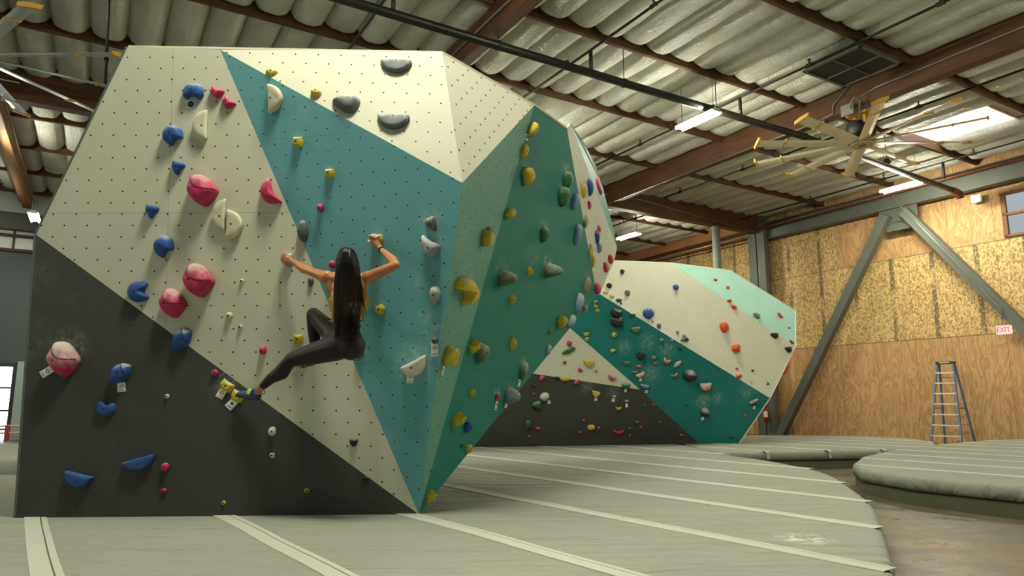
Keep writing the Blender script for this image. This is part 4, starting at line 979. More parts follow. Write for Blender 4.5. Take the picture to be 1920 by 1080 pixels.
H(1032, 622, 8, 10, 'round', 'olive', 'tiny grey green knob left of the far white triangle', dk=.7)
H(1030, 656, 9, 20, 'long', 'lblue', 'small whitish blue hold on the lower edge of the deep teal panel', chalk=1, face=F7)
H(892, 648, 24, 28, 'pyr', 'yellow', 'angular yellow hold touching a grey green hold', rot=25)
H(906, 663, 28, 38, 'tear', 'olive', 'grey green rounded hold right of an angular yellow one', chalk=.7)
H(963, 646, 16, 30, 'chip', 'yellow', 'angular yellow kite shaped hold in the lower deep teal panel')
H(983, 695, 18, 36, 'tear', 'olive', 'chalky grey green hold with a card near the lower edge', chalk=.8, cs=.04)
card(973, 718, 7, 13, -12, '', 'small white card under the chalky grey green hold')
H(961, 742, 26, 36, 'cone', 'lblue', 'chalky pale blue hold on the lower edge of the deep teal panel', chalk=.9, face=F7, cs=.05)
card(949, 757, 8, 16, -20, '', 'white card below the chalky pale blue hold', face=F7)
H(933, 744, 9, 17, 'oval', 'pink', 'small pink hold with a long white card', cs=.07, chalk=.5)
card(930, 760, 7, 18, -10, '', 'long white card under the small pink hold on deep teal')
H(887, 737, 16, 19, 'chip', 'yellow', 'small angular yellow hold low on the deep teal panel', rot=10)
H(862, 787, 25, 32, 'pyr', 'yellow', 'yellow pyramid hold beside a dark blue hold')
H(879, 801, 18, 23, 'tear', 'blue', 'dark blue hold right of the yellow pyramid', chalk=.1)
H(880, 842, 14, 18, 'block', 'yellow', 'yellow block hold on the lower right edge above the mat', face=F7)
H(867, 836, 7, 8, 'round', 'green', 'tiny green knob left of the low yellow block', dk=.6)
H(810, 931, 21, 28, 'pyr', 'yellow', 'lowest yellow angular hold at the foot of the near boulder', face=F7)
# --- sliver
H(1096, 358, 12, 27, 'tear', 'yellow', 'yellow pointed hold on the narrow white sliver panel', face=F8, chalk=.5)
H(1108, 352, 13, 34, 'tear', 'blue', 'deep blue pointed hold on the narrow green edge', face=F8, chalk=.4)
H(1124, 349, 11, 30, 'oval', 'pink', 'pink hold on the outer edge of the green sliver', face=F9, chalk=.4)
H(1106, 384, 8, 16, 'oval', 'pink', 'small pink hold below the deep blue pointed one', face=F8)
H(1099, 415, 9, 26, 'long', 'tan', 'tan slim hold on the white sliver panel', face=F8)
H(1124, 430, 7, 15, 'oval', 'pink', 'tiny pink hold just above two stacked blue holds', face=F8)
H(1121, 445, 11, 25, 'tear', 'blue', 'upper of two stacked blue holds on the white sliver', face=F8, chalk=.5)
H(1125, 465, 11, 20, 'tear', 'lblue', 'lower paler of two stacked blue holds on the white sliver', face=F8)
H(1109, 470, 9, 26, 'long', 'yellow', 'upper of two touching yellow holds on the white sliver', face=F8)
H(1113, 489, 10, 26, 'tear', 'yellow', 'lower of two touching yellow holds on the white sliver', face=F8)
H(1146, 486, 11, 17, 'oval', 'red', 'red hold at the right tip of the white sliver', face=F8, chalk=.3)
H(1137, 501, 11, 20, 'oval', 'pink', 'pink hold below the red one at the right tip of the sliver', face=F8)
H(1122, 541, 12, 22, 'oval', 'pink', 'pink hold at the bottom point of the white sliver', face=F8)
# --- far boulder
far = 'holds on the far boulder'
def K(*a, **k): k.setdefault('group', far); k.setdefault('dk', .55); hold(*a, **k)
K(1168, 510, 9, 11, 'tri', 'dark', 'small black triangular hold at the top left of the far white panel')
K(1143, 535, 12, 11, 'round', 'dark', 'dark grey round hold near the left end of the far white panel')
K(1177, 549, 11, 12, 'round', 'grey', 'dark grey knob right of two little yellow holds')
K(1268, 538, 12, 12, 'round', 'blue', 'small round blue hold high on the far white panel')
K(1161, 563, 13, 8, 'oval', 'green', 'dark green oval hold on the upper edge of the far teal panel')
K(1136, 549, 9, 5, 'half', 'yellow', 'left of two tiny yellow holds beside the boulder corner')
K(1148, 556, 9, 5, 'half', 'yellow', 'right of two tiny yellow holds beside the boulder corner')
K(1165, 569, 4, 4, 'round', 'dark', 'tiny black foothold under the green oval hold', face=G4)
K(1217, 587, 23, 22, 'round', 'blue', 'big round blue hold on the far white panel', chalk=.5)
K(1224, 603, 3.5, 3.5, 'round', 'dark', 'tiny black screw on hold just below the big blue hold')
K(1236, 611, 9, 11, 'oval', 'grey', 'grey oval hold right below the big round blue hold')
K(1271, 623, 7, 8, 'tear', 'lblue', 'small pale blue hold left of the three armed hold')
K(1284, 634, 17, 15, 'triarm', 'grey', 'grey three armed hold near the teal border')
K(1359, 613, 18, 21, 'round', 'orange', 'upper of two orange red boulders shaped holds on white', chalk=.2)
K(1381, 652, 19, 19, 'penta', 'orange', 'lower angular orange red hold on the far white panel')
K(1377, 575, 12, 10, 'wedge', 'orange', 'orange notched hold on the mint and white border')
K(1368, 563, 11, 8, 'oval', 'orange', 'chalky orange hold lying along the mint border', chalk=.8, face=G5)
K(1420, 593, 14, 11, 'half', 'grey', 'grey dome hold with a white card on the mint panel', face=G5, rot=-15)
card(1419, 599, 5, 5, -20, '', 'tiny white card under the grey dome hold on mint', face=G5)
K(1453, 629, 17, 12, 'jug', 'dark', 'upper of two black holds at the right of the far white panel')
K(1479, 655, 15, 12, 'jug', 'dark', 'lower of two black holds at the right corner of the far boulder', face=G4)
K(1485, 642, 10, 6, 'half', 'red', 'red crescent hold at the far right corner of the mint panel', rot=-35, face=G5)
K(1463, 592, 13, 6, 'half', 'red', 'red crescent hold in the middle of the mint panel', rot=-50)
K(1480, 615, 4, 4, 'round', 'dark', 'tiny dark foothold on the mint panel')
K(1342, 524, 8, 5, 'oval', 'orange', 'small orange hold at the top of the mint panel')
K(1365, 539, 7, 6, 'oval', 'orange', 'second small orange hold from the top of the mint panel')
K(1382, 691, 7, 5, 'oval', 'orange', 'small orange chip above a chalky orange hold')
K(1386, 704, 12, 12, 'round', 'orange', 'orange hold with a chalky top at the lower edge of far white', chalk=.8)
K(1412, 695, 6, 5, 'tri', 'dark', 'tiny dark hold low on the far white panel')
K(1409, 717, 4, 5, 'oval', 'ochre', 'tiny orange brown foothold by the teal border', bolt=False)
K(1440, 719, 6, 6, 'triarm', 'green', 'tiny dark green star hold at the right end of far white')
o = hold(1478, 684, 24, 40, 'oval', 'orange', 'large orange hold bulging past the right edge of the far boulder', face=G4, dk=.25, rot=-28, group=far, bolt=False, chalk=.6)
o.matrix_world = Matrix.Translation(V((0, .22, 0))) @ o.matrix_world
K(1156, 588, 21, 17, 'block', 'dark', 'upper of two angular black volumes on the far teal panel', dk=.7, rot=-12)
K(1158, 605, 24, 19, 'block', 'dark', 'lower of two angular black volumes on the far teal panel', dk=.7, rot=8)
K(1186, 591, 12, 6, 'half', 'green', 'green ledge at the upper edge of the far teal panel')
K(1192, 619, 18, 11, 'half', 'olive', 'olive green wide ledge below the green ledge', rot=8)
K(1152, 628, 10, 10, 'round', 'yellow', 'yellow knob just below the two black volumes')
K(1099, 627, 11, 7, 'half', 'yellow', 'upper of two yellow holds left of the far teal panel')
K(1101, 636, 9, 8, 'round', 'yellow', 'lower of two yellow holds left of the far teal panel', face=G3)
K(1149, 658, 12, 8, 'chip', 'yellow', 'yellow chalky chip on the left part of far teal', chalk=.6)
K(1240, 639, 11, 11, 'chip', 'olive', 'olive pointed hold in the upper middle of far teal')
K(1260, 638, 7, 6, 'round', 'lblue', 'tiny grey blue knob near the teal border')
K(1276, 654, 6, 6, 'round', 'dark', 'tiny black knob right of the grey blue one')
K(1203, 667, 21, 19, 'penta', 'dark', 'black angular hold in the middle of far teal', dk=.7)
K(1175, 681, 15, 7, 'half', 'olive', 'olive flat ledge left of the black angular hold')
K(1226, 671, 10, 8, 'round', 'tan', 'tan knob right of the black angular hold')
K(1229, 681, 7, 6, 'round', 'tan', 'smaller tan knob under the first tan knob')
K(1250, 678, 14, 12, 'crescent', 'orange', 'curved orange hold with chalk on far teal', chalk=.9, rot=-20)
K(1271, 683, 19, 9, 'long', 'lgrey', 'long pale grey hold tilted upward on far teal', rot=30, chalk=.8)
K(1197, 688, 9, 6, 'half', 'red', 'small red hold left of centre on far teal, upper', chalk=.6)
K(1190, 699, 9, 6, 'half', 'red', 'small red hold just below the upper small red one', chalk=.6)
K(1201, 704, 18, 9, 'half', 'pink', 'chalky pink ledge with a card on far teal', rot=22, chalk=1)
card(1201, 712, 5, 6, 0, '', 'tiny white card below the chalky pink ledge')
K(1265, 705, 14, 8, 'crescent', 'red', 'small red curved hold left of the big black hold', rot=15, chalk=.7)
K(1295, 705, 29, 24, 'round', 'dark', 'biggest black rounded hold on the far teal panel', chalk=.5, dk=.7)
K(1323, 726, 22, 15, 'half', 'orange', 'chalky orange ledge right below the biggest black hold', rot=6, chalk=1)
K(1208, 726, 16, 10, 'half', 'blue', 'blue ledge with a card on the lower left of far teal', rot=-12, chalk=.7)
card(1212, 734, 5, 6, 0, '', 'tiny white card under the blue ledge')
K(1174, 724, 17, 11, 'half', 'green', 'green ledge where white, grey and teal meet', face=G2, chalk=.5)
card(1173, 732, 5, 6, 0, '', 'tiny white card under the green ledge', face=G1)
K(1323, 774, 19, 19, 'round', 'dark', 'round black hold low on the far teal panel', chalk=.7, dk=.7)
card(1317, 785, 5, 6, -35, '', 'tiny white card under the round black hold')
K(1414, 755, 17, 10, 'half', 'dark', 'black ledge near the lower right corner of far teal', rot=25, chalk=.7)
card(1414, 764, 5, 6, 0, '', 'tiny white card under the black ledge at right')
K(1397, 779, 6, 5, 'round', 'orange', 'tiny orange foothold below the black ledge at right')
K(1287, 759, 5, 5, 'round', 'blue', 'tiny blue foothold alone in the lower teal')
K(1372, 820, 6, 6, 'round', 'dark', 'tiny black foothold at the foot of the far teal panel')
K(1348, 692, 4, 4, 'round', 'dark', 'tiny black foothold under the white border of far teal')
K(1117, 567, 9, 9, 'chip', 'tan', 'tan chip at the left corner of the far teal panel', face=G3)
K(1118, 575, 10, 7, 'oval', 'ochre', 'ochre small hold below the tan chip', rot=-40, face=G3)
K(1121, 583, 10, 7, 'oval', 'ochre', 'lowest ochre hold in the corner cluster', rot=-30, face=G3)
K(1068, 644, 11, 12, 'round', 'pink', 'round pink hold on the far white triangle', chalk=.3)
K(1067, 658, 28, 9, 'oval', 'green', 'long green bar hold on the far white triangle', rot=25)
K(1059, 680, 7, 6, 'round', 'green', 'tiny dark green knob on the far white triangle')
K(1104, 681, 21, 12, 'half', 'yellow', 'wide yellow ledge on the far white triangle')
K(1088, 694, 9, 8, 'block', 'pink', 'small pink block on the far white triangle', rot=-40)
K(1117, 695, 9, 7, 'pyr', 'yellow', 'small yellow triangle hold on the far white triangle')
K(1147, 708, 15, 10, 'half', 'pink', 'pale pink curved hold at the right of the far white triangle', rot=-25, chalk=.8)
K(1017, 709, 15, 8, 'oval', 'pink', 'pink bar hold at the top left of the far dark panel', rot=50, face=G1)
K(1045, 709, 9, 7, 'round', 'dark', 'black hold on the border left of the yellow one', face=G1)
K(1060, 711, 20, 10, 'oval', 'yellow', 'wide yellow oval hold on the grey and white border', face=G1)
K(1082, 717, 14, 8, 'oval', 'pink', 'pink bar hold right of the wide yellow oval', rot=35, face=G1)
K(1001, 724, 7, 7, 'round', 'dark', 'black knob at the left of the far dark panel')
K(1001, 739, 6, 6, 'round', 'pink', 'pink knob directly beneath the black knob')
K(1022, 745, 19, 17, 'round', 'olive', 'chalk covered green hold with a card on the far dark panel', chalk=1, rot=20)
card(1029, 754, 6, 7, 15, '', 'tiny white card under the chalk covered green hold')
K(1007, 761, 19, 15, 'jug', 'green', 'dark green hold below the chalk covered one', rot=15)
K(1117, 739, 15, 11, 'half', 'yellow', 'yellow hold with a card on the far dark panel', rot=-12)
card(1117, 748, 5.5, 7, 0, '', 'tiny white card under the yellow hold on dark grey')
K(1152, 744, 8, 7, 'chip', 'red', 'left of two small chalky red holds with cards', chalk=.9)
card(1150, 750, 5.5, 7, -12, '', 'left tiny white card under a chalky red hold')
K(1175, 753, 9, 7, 'chip', 'red', 'right of two small chalky red holds with cards', chalk=.9)
card(1175, 760, 5, 7, 0, '', 'right tiny white card under a chalky red hold')
K(1160, 766, 12, 8, 'crescent', 'yellow', 'small yellow curved hold under the red pair')
K(990, 797, 13, 20, 'chip', 'green', 'dark green angular hold low at the left')
K(1008, 804, 9, 6, 'half', 'pink', 'small pink hold right of the green angular one')
K(993, 819, 5, 6, 'round', 'pink', 'lowest tiny pink knob at the left of far dark')
K(1095, 789, 6, 6, 'round', 'pink', 'tiny pink knob above the yellow oval')
K(1087, 811, 6, 6, 'round', 'pink', 'tiny pink knob left below the yellow oval')
K(1109, 802, 16, 12, 'oval', 'yellow', 'yellow oval hold low on the far dark panel')
K(1123, 803, 7, 7, 'round', 'pink', 'tiny pink knob touching the right of the yellow oval')
K(1160, 811, 22, 10, 'crescent', 'pink', 'pink smile shaped hold near the mat on the far boulder')
K(1194, 793, 8, 6, 'half', 'green', 'small green hold above a tiny orange one')
K(1202, 801, 6, 5, 'round', 'orange', 'tiny orange knob below the small green hold')
K(1180, 804, 7, 5, 'half', 'green', 'small green hold right of the pink smile hold')
K(1236, 793, 7, 6, 'half', 'green', 'rightmost small green hold on the far dark panel')
K(1263, 789, 5, 5, 'round', 'blue', 'tiny blue knob on the grey and teal border')
K(1209, 760, 6, 5, 'round', 'green', 'tiny green knob left of an orange one near the border')
K(1226, 759, 6, 5, 'round', 'orange', 'tiny orange knob near the grey and teal border')
K(1181, 817, 5, 4, 'round', 'orange', 'tiny orange knob right under the pink smile hold')
K(1278, 816, 7, 5, 'oval', 'orange', 'small orange hold low at the right of far dark')
K(1299, 823, 4, 4, 'round', 'dark', 'tiny black knob at the right foot of far dark')
# loose chalk on the panels: brush marks where the photo shows them
def spot(px, py, r, s, fc=None):
    fc = fc or find(px, py)[1]; p = hitp(px, py, fc.p0, fc.n); fc.spots.append((*fc.uv(p), r, s))
spot(70, 520, .22, .22, F1); spot(62, 640, .3, .22, F1); spot(130, 560, .12, .1, F1); spot(440, 712, .3, .3, F1)
spot(805, 600, .16, .5, F3); spot(775, 530, .12, .45, F3); spot(782, 672, .22, .8, F3); spot(760, 690, .16, .6, F3); spot(816, 628, .16, .8, F3); spot(560, 205, .2, .25, F3)
spot(1070, 260, .2, .3, F7); spot(1000, 480, .25, .25, F7); spot(870, 440, .25, .3, F6)
spot(1220, 700, .3, .6, G3); spot(1318, 752, .25, .8, G3); spot(1400, 735, .3, .5, G3); spot(1215, 640, .3, .5, G3); spot(1170, 650, .25, .5, G3); spot(1345, 745, .2, .6, G3); spot(1250, 655, .3, .5, G3); spot(1100, 725, .25, .7, G1); spot(1150, 735, .25, .6, G1)
for fc in FACES: fc.ob.data.materials.append(paint_mat(fc))
#PART4
# ================================================================== THE CLIMBER
def wallY(px, py):
    f_ = F3 if px > 415 + (py - 93) * .4287 else (F2 if py < 440 + (px - 68) * .7308 else F1)
    return hitp(px, py, f_.p0, f_.n).y
def C(px, py, d): return atY(px, py, wallY(px, py) - d)
def capsule(bm, a, b, ra, rb, n=18, ends=(True, True)):
    a, b = V(a), V(b); d = b - a; L = d.length; d.normalize(); pts = []; rs = []
    if ends[0]:
        for k in range(5): t_ = math.pi / 2 * k / 5; pts.append(a - d * ra * math.cos(t_)); rs.append(max(ra * math.sin(t_), .001))
    pts.append(a); rs.append(ra); pts.append(b); rs.append(rb)
    if ends[1]:
        for k in range(4, -1, -1): t_ = math.pi / 2 * k / 5; pts.append(b + d * rb * math.cos(t_)); rs.append(max(rb * math.sin(t_), .001))
    x, y = frame_of(d); rings = [[bm.verts.new(p + (x * math.cos(2 * math.pi * k / n) + y * math.sin(2 * math.pi * k / n)) * r) for k in range(n)] for p, r in zip(pts, rs)]
    for A, Bq in zip(rings[:-1], rings[1:]):
        for k in range(n): bm.faces.new((A[k], A[(k + 1) % n], Bq[(k + 1) % n], Bq[k]))
    bm.faces.new(rings[0][::-1]); bm.faces.new(rings[-1])
def chain(bm, pts, ends=(True, True)):
    for i in range(len(pts) - 1): capsule(bm, pts[i][0], pts[i + 1][0], pts[i][1], pts[i + 1][1], 16, (True if i else ends[0], True if i < len(pts) - 2 else ends[1]))
def ell(bm, c, r, rot=None, sub=3):
    M_ = Matrix.Translation(V(c)) @ (rot.to_4x4() if rot else Matrix.Identity(4)) @ Matrix.Diagonal((*r, 1))
    bmesh.ops.create_icosphere(bm, subdivisions=sub, radius=1, matrix=M_)
def voxel(bm, size, smooth, name='m'):
    fixn(bm); me = mesh_from(bm); o = bpy.data.objects.new('tmp', me); COL.objects.link(o)
    m = o.modifiers.new('r', 'REMESH'); m.mode = 'VOXEL'; m.voxel_size = size; m.use_smooth_shade = True
    s = o.modifiers.new('s', 'SMOOTH'); s.factor = .5; s.iterations = smooth
    bpy.context.view_layer.update(); dg = bpy.context.evaluated_depsgraph_get()
    r = bpy.data.meshes.new_from_object(o.evaluated_get(dg)); bpy.data.objects.remove(o); r.name = name
    r.polygons.foreach_set('use_smooth', [True] * len(r.polygons)); return r
def cut(me, p, n, xmin=-99):   # keep the side n points to
    bm = bmesh.new(); bm.from_mesh(me); vs_ = [v for v in bm.verts if v.co.x > xmin]; st = set(vs_)
    bmesh.ops.bisect_plane(bm, geom=vs_ + [e for e in bm.edges if st.issuperset(e.verts)] + [f for f in bm.faces if st.issuperset(f.verts)], plane_co=p, plane_no=-n, clear_outer=True); bm.to_mesh(me); bm.free(); me.polygons.foreach_set('use_smooth', [True] * len(me.polygons)); return me
# joints ------------------------------------------------------------------
LS, LE, LW = C(615, 521, .36), C(579, 508, .27), C(548, 490, .12)
RS, RE, RW = C(687, 522, .36), C(743, 497, .36), C(713, 466, .13)
NECK = C(652, 524, .40); CHEST = C(652, 548, .37); WAIST = C(649, 600, .36); PEL = C(647, 633, .37)
HEAD = C(651, 490, .43)
LH_, LK, LA = C(630, 632, .34), C(588, 590, .15), C(591, 664, .20)
RH_, RK, RA = C(655, 645, .40), C(548, 674, .31), C(488, 728, .16)
M2, M3 = (lambda a, b, t_: a.lerp(b, t_)), None
def off(p, dx=0, dy=0, dz=0): return p + V((dx, dy, dz))
b = bmesh.new()
# torso
ell(b, off(M2(CHEST, NECK, .25), 0, .02, 0), (.145, .085, .16)); ell(b, off(CHEST, .012, .0, -.06), (.156, .086, .18)); ell(b, off(WAIST, 0, 0, .02), (.112, .078, .15)); ell(b, PEL, (.128, .10, .12))
ell(b, off(LS, .05, -.005, -.05), (.07, .045, .10)); ell(b, off(RS, -.05, -.005, -.05), (.07, .045, .10))     # shoulder blades
capsule(b, off(LS, .03), off(NECK, -.02, 0, .01), .045, .05); capsule(b, off(RS, -.03), off(NECK, .02, 0, .01), .045, .05)
capsule(b, off(NECK, 0, 0, -.03), HEAD, .055, .05)
ell(b, HEAD, (.075, .094, .108)); ell(b, off(HEAD, 0, .055, -.06), (.05, .045, .05)); ell(b, off(HEAD, 0, .1, -.015), (.012, .02, .022), sub=2)
for s in (-1, 1): ell(b, off(HEAD, s * .077, .01, -.01), (.01, .02, .03), sub=2)
# arms
def arm(S, E, Wr, bulge, sgn):
    chain(b, [(S, .052), (M2(S, E, .35), .046), (M2(S, E, .7), .040), (E, .034)])
    chain(b, [(E, .033), (M2(E, Wr, .28) + bulge, .041), (M2(E, Wr, .6) + bulge * .5, .032), (M2(E, Wr, .85), .024), (Wr, .0235)])
    ell(b, off(S, sgn * .012, 0, .005), (.058, .056, .058))
arm(LS, LE, LW, V((0, 0, -.006)), -1); arm(RS, RE, RW, V((.006, 0, .0)), 1)
# legs inside the leggings and bare ankles
chain(b, [(LH_, .08), (LK, .05), (M2(LK, LA, .35), .048), (LA, .032)]); chain(b, [(RH_, .09), (RK, .052), (M2(RK, RA, .35), .048), (RA, .031), (C(482, 738, .13), .03)])
# hands: palm, four fingers of two bends, thumb
def hand(Wr, K, nrm, side, tips, thumb):
    # K: centre of knuckles, side: unit vector from index to little finger
    P = M2(Wr, K, .55); fwd = (K - Wr).normalized()
    for k, (o_) in enumerate((-.024, -.009, .007, .022)):
        capsule(b, Wr + side * o_ * .5, K + side * o_ * 1.05, .014, .0105, 10)
        base = K + side * o_ * 1.1; tp = tips[k]; L = (.034, .038, .035, .028)[k]
        mid = base + (fwd * .6 + nrm * .35).normalized() * L
        capsule(b, base, mid, .0100, .0092, 10); capsule(b, mid, mid.lerp(tp, .55) + nrm * .004, .0092, .0085, 10); capsule(b, mid.lerp(tp, .55) + nrm * .004, tp, .0085, .0075, 10)
    capsule(b, Wr + (thumb[0] - Wr) * .35, thumb[0], .0135, .0105, 10); capsule(b, thumb[0], thumb[1], .0105, .0085, 10)
# left hand reaches over the pale hold from the right, fingers pointing left
KL = C(537, 486, .115)
hand(LW, KL, V((0, -1, 0)), V((.12, .1, -1)).normalized(), [C(530, 480, .04), C(528, 484, .03), C(527, 489, .03), C(529, 494, .03)], (C(540, 479, .09), C(534, 476, .05)))
KR = C(702, 450, .125)
hand(RW, KR, V((0, -1, 0)), V((1, .1, -.15)).normalized(), [C(696, 441, .04), C(700, 439, .03), C(705, 439, .03), C(710, 442, .03)], (C(694, 455, .09), C(690, 450, .05)))
t = NT('skin', .42, 0, .5); c_ = t.coord(); cc = t.mix(t.noise(c_, 9, 4), s2l((168, 108, 68)), s2l((194, 134, 90)))
for (q, r_, s_) in ((C(701, 441, .06), .075, .95), (C(691, 451, .06), .05, .9), (C(531, 488, .05), .05, .45)):
    dn = t.n('ShaderNodeVectorMath', operation='DISTANCE'); t.l(c_, dn.inputs[0]); dn.inputs[1].default_value = q; cc = t.mix(t.mr(dn.outputs['Value'], r_, r_ * .35, 0, s_), cc, s2l((226, 214, 204)))
t.color(cc); t.b.inputs['Subsurface Weight'].default_value = .08; t.b.inputs['Subsurface Radius'].default_value = (.02, .01, .005); t.bump(t.noise(c_, 60, 3), .06, .002)
M_SKIN = t.m
pe = empty('person', (0, 0, 0)); tag(pe, 'woman with very long dark hair climbing the near boulder, dark leggings and mustard top', 'person')
link('body', voxel(b, .0052, 7), pe, M_SKIN)
# leggings ---------------------------------------------------------------
b = bmesh.new()
ell(b, off(PEL, 0, 0, -.005), (.136, .112, .125)); ell(b, off(WAIST, .0, 0, -.04), (.124, .09, .09))
ell(b, off(RH_, .018, -.015, -.018), (.118, .108, .116)); ell(b, off(LH_, .0, .0, -.01), (.105, .10, .105))
chain(b, [(RH_, .112), (M2(RH_, RK, .25), .110), (M2(RH_, RK, .6), .093), (M2(RH_, RK, .9), .069), (RK, .063)])
chain(b, [(RK, .060), (M2(RK, RA, .15), .057), (M2(RK, RA, .38) + V((.014, 0, -.013)), .065), (M2(RK, RA, .65), .047), (M2(RK, RA, .93), .034)], (True, False))
chain(b, [(LH_, .095), (M2(LH_, LK, .4), .082), (M2(LH_, LK, .85), .064), (LK, .060)]); chain(b, [(LK, .060), (M2(LK, LA, .35), .058), (M2(LK, LA, .7), .045), (M2(LK, LA, .95), .036)], (True, False))
me = voxel(b, .006, 4)
wn_ = V((-.10, 0, -1)).normalized(); me = cut(me, C(648, 606, .36), wn_, C(613, 610, .36).x)
t = NT('leggings_fabric', .55, 0, .3); c_ = t.coord(); t.color(t.mix(t.noise(c_, 14, 4), s2l((22, 12, 17)), s2l((38, 21, 28)))); t.bump(t.noise(t.mapv(c_, (10, 10, 26)), 1.2, 4, .6), .35, .008)
t.b.inputs['Sheen Weight'].default_value = .1
lg = link('leggings', me, pe, t.m)
# mustard open backed top -------------------------------------------------
b = bmesh.new(); ell(b, off(CHEST, .014, .0, -.07), (.166, .094, .19)); ell(b, off(WAIST, .01, 0, .03), (.132, .087, .17)); ell(b, off(M2(CHEST, NECK, .25), 0, .02, 0), (.15, .09, .16))
me = voxel(b, .008, 4); me = cut(me, C(651, 559, .36), V((.02, 0, -1))); me = cut(me, C(648, 600, .36), V((.06, 0, 1)))
t = NT('mustard_fabric', .6); c_ = t.coord(); t.color(t.mix(t.noise(c_, 20, 3), s2l((150, 118, 34)), s2l((182, 148, 52)))); t.bump(t.noise(t.mapv(c_, (8, 8, 60)), 1, 4, .6, .5), .6, .01)
tp = link('top', me, pe, t.m)
b = bmesh.new()
for py in (566, 574, 582, 590, 597): tube(b, [C(619, py + 1, .37), C(624, py, .445), C(630, py - 1, .455)], .004, 6)
obj('strap_folds', b, t.m, tp, True)
# hair --------------------------------------------------------------------
t = NT('dark_hair', .42, 0, .2); uv = t.coord('UV'); s1 = t.noise(t.mapv(uv, (70, 1.2, 1)), 2, 4, .7); t.color(t.mix(t.mr(s1, .3, .8), s2l((8, 6, 5)), s2l((36, 24, 17))))
t.color(t.mix(t.mr(s1, .3, .8), s2l((8, 6, 5)), t.mix(t.mr(t.sep(uv)[1], .35, .95), s2l((26, 18, 14)), s2l((104, 72, 44))))); t.bump(s1, .35, .005); M_HAIR = t.m
def hairloft(rows, nseg=72, amp=.006, seed=1):
    # rows: centre px, py, d, half width m, half depth m
    P = []
    for i in range(len(rows) - 1):
        for k in range(6): 
            s = k / 6; P.append([rows[i][j] * (1 - s) + rows[i + 1][j] * s for j in range(5)])
    P.append(list(rows[-1])); b = bmesh.new(); ul = b.loops.layers.uv.new('UVMap'); R_ = []
    for i, (px, py, d, hw, hd) in enumerate(P):
        c = C(px, py, d); ring = []
        for k in range(nseg):
            a = 2 * math.pi * k / nseg; g = (noise.noise(V((k * .9, i * .03, seed))) + .6 * noise.noise(V((k * .31, i * .05, seed + 5)))) * amp * min(1, i / 8 + .2)
            ring.append(b.verts.new(c + V((math.cos(a) * (hw + g), math.sin(a) * (hd + g), 0))))
        R_.append(ring)
    for i in range(len(R_) - 1):
        for k in range(nseg):
            f_ = b.faces.new((R_[i][k], R_[i][(k + 1) % nseg], R_[i + 1][(k + 1) % nseg], R_[i + 1][k])); f_.smooth = True
            for l, (uu, vv) in zip(f_.loops, ((k, i), (k + 1, i), (k + 1, i + 1), (k, i + 1))): l[ul].uv = (uu / nseg, vv / len(R_))
    b.faces.new(R_[0][::-1]); b.faces.new(R_[-1]); fixn(b); return b
rows = [(650, 464, .43, .012, .012), (650.5, 466, .43, .038, .045), (651, 470, .43, .058, .075), (651, 477, .435, .074, .094), (651, 487, .44, .086, .104), (651.5, 499, .45, .093, .106), (652, 512, .46, .100, .092), (652, 524, .475, .106, .066), (652, 540, .485, .108, .048), (651.5, 560, .485, .108, .040), (651, 585, .485, .107, .036), (650, 608, .485, .104, .034), (650, 624, .49, .098, .030), (648, 636, .49, .085, .022), (646, 645, .49, .062, .010)]
hb = hairloft(rows); hair = obj('hair', hb, M_HAIR, pe)
b = bmesh.new(); rr = random.Random(3)
for k in range(150):
    x0 = 627 + rr.random() * 48; y0 = 560 + rr.random() * 60; x1 = x0 + (650 - x0) * .12 + rr.gauss(0, 1.2); y1 = min(628 + rr.random() * 14 - abs(x1 - 648) * .3, 646); d0 = .487 + rr.random() * .04 + .02
    if k > 135: x0 = 672 + rr.random() * 3; y0 = 516 + rr.random() * 12; x1 = 680 + rr.random() * 8; y1 = 560 + rr.random() * 46; d0 = .47
    tube(b, [C(x0, y0, d0 - .01), C((x0 + x1) / 2 + rr.gauss(0, .4), (y0 + y1) / 2, d0), C(x1, y1, d0 - .012)], [.0022, .0018, .0007], 4)
obj('loose_strands', b, M_HAIR, hair, True)
b = bmesh.new(); tube(b, [C(654.5, 466.5, .485), C(655.2, 471, .515), C(655.6, 477, .537), C(656, 483, .552)], [.0022, .003, .003, .001], 6); obj('hair_parting', b, plain('parting_skin', (128, 92, 66), .5), hair)
# wrist band
ax = (RE - RW).normalized(); c0 = RW + ax * .028; b = bmesh.new(); tube(b, [c0 - ax * .012, c0 - ax * .012, c0 + ax * .012, c0 + ax * .012], [.022, .0285, .030, .022], 20); obj('watch_band', b, plain('band_black', (26, 26, 28), .4), pe, True)
b = bmesh.new(); 
for k in range(5): a = 2 * math.pi * k / 5; x, y = frame_of(ax); ell(b, c0 + (x * math.cos(a) + y * math.sin(a)) * .030, (.004, .004, .004), sub=1)
obj('band_studs', b, plain('stud_silver', (150, 150, 150), .3, .8), pe.children[-1])
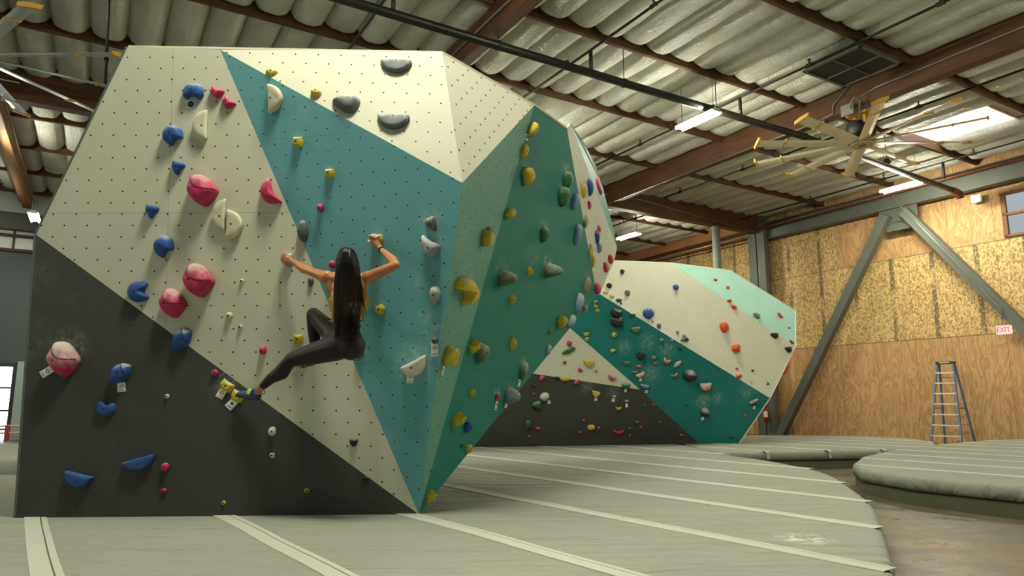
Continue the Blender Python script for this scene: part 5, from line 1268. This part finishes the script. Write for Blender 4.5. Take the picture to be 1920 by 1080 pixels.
# climbing shoes ---------------------------------------------------------------
def shoe(heel, toe, ankle, nm):
    f = (toe - heel); L = f.length; f.normalize(); up = (ankle - heel); up = (up - f * up.dot(f)).normalized(); s = f.cross(up)
    b = bmesh.new(); R_ = Matrix((f, s, up)).transposed()
    ell(b, heel + f * L * .14 + up * .018, (L * .17, .036, .042), R_); ell(b, heel + f * L * .45 + up * .018, (L * .30, .038, .036), R_); ell(b, heel + f * L * .72 + up * .004, (L * .26, .044, .028), R_); ell(b, heel + f * L * .88 - up * .006, (L * .13, .030, .022), R_)
    capsule(b, heel + f * L * .22 + up * .03, heel + f * L * .2 + up * .07, .038, .036, 14, (True, False))
    up_ = link('climbing_shoe', voxel(b, .006, 4), pe, plain('shoe_blue', (52, 66, 122), .5, 0, .2, 9))
    b = bmesh.new(); ell(b, heel + f * L * .5 - up * .004, (L * .54, .042, .026), R_); ell(b, heel + f * L * .1 + up * .012, (L * .14, .038, .040), R_)
    ell(b, heel + f * L * .88 - up * .004, (L * .145, .033, .028), R_)
    link('rubber_sole', voxel(b, .006, 4), up_, plain('shoe_rubber', (48, 54, 60), .5))
    b = bmesh.new(); x_ = heel + f * L * .40 + up * .02; pts = [x_ + s * (.043 * math.cos(a)) + up * (.040 * math.sin(a)) for a in [math.pi * k / 10 for k in range(11)]]
    for k in range(2): tube(b, [p + f * (k * .016 - .008) for p in pts], .009, 8)
    obj('velcro_strap', b, plain('strap_lime', (170, 214, 60), .5), up_, True)
    b = bmesh.new(); c0 = heel - f * .01 + up * .055; pts = [c0 - f * .0 + f * (-.016 + .016 * math.cos(a)) + up * (.016 * math.sin(a)) for a in [2 * math.pi * k / 12 for k in range(13)]]; tube(b, pts, .0035, 6)
    obj('pull_loop', b, plain('loop_black', (22, 22, 24), .6), up_, True)
shoe(C(487, 746, .13), C(445, 738, .075), C(486, 722, .14), 'right')
shoe(C(592, 677, .25), C(566, 684, .07), C(592, 656, .21), 'left')
print('WALLY', wallY(540, 487), wallY(650, 560), wallY(700, 450))
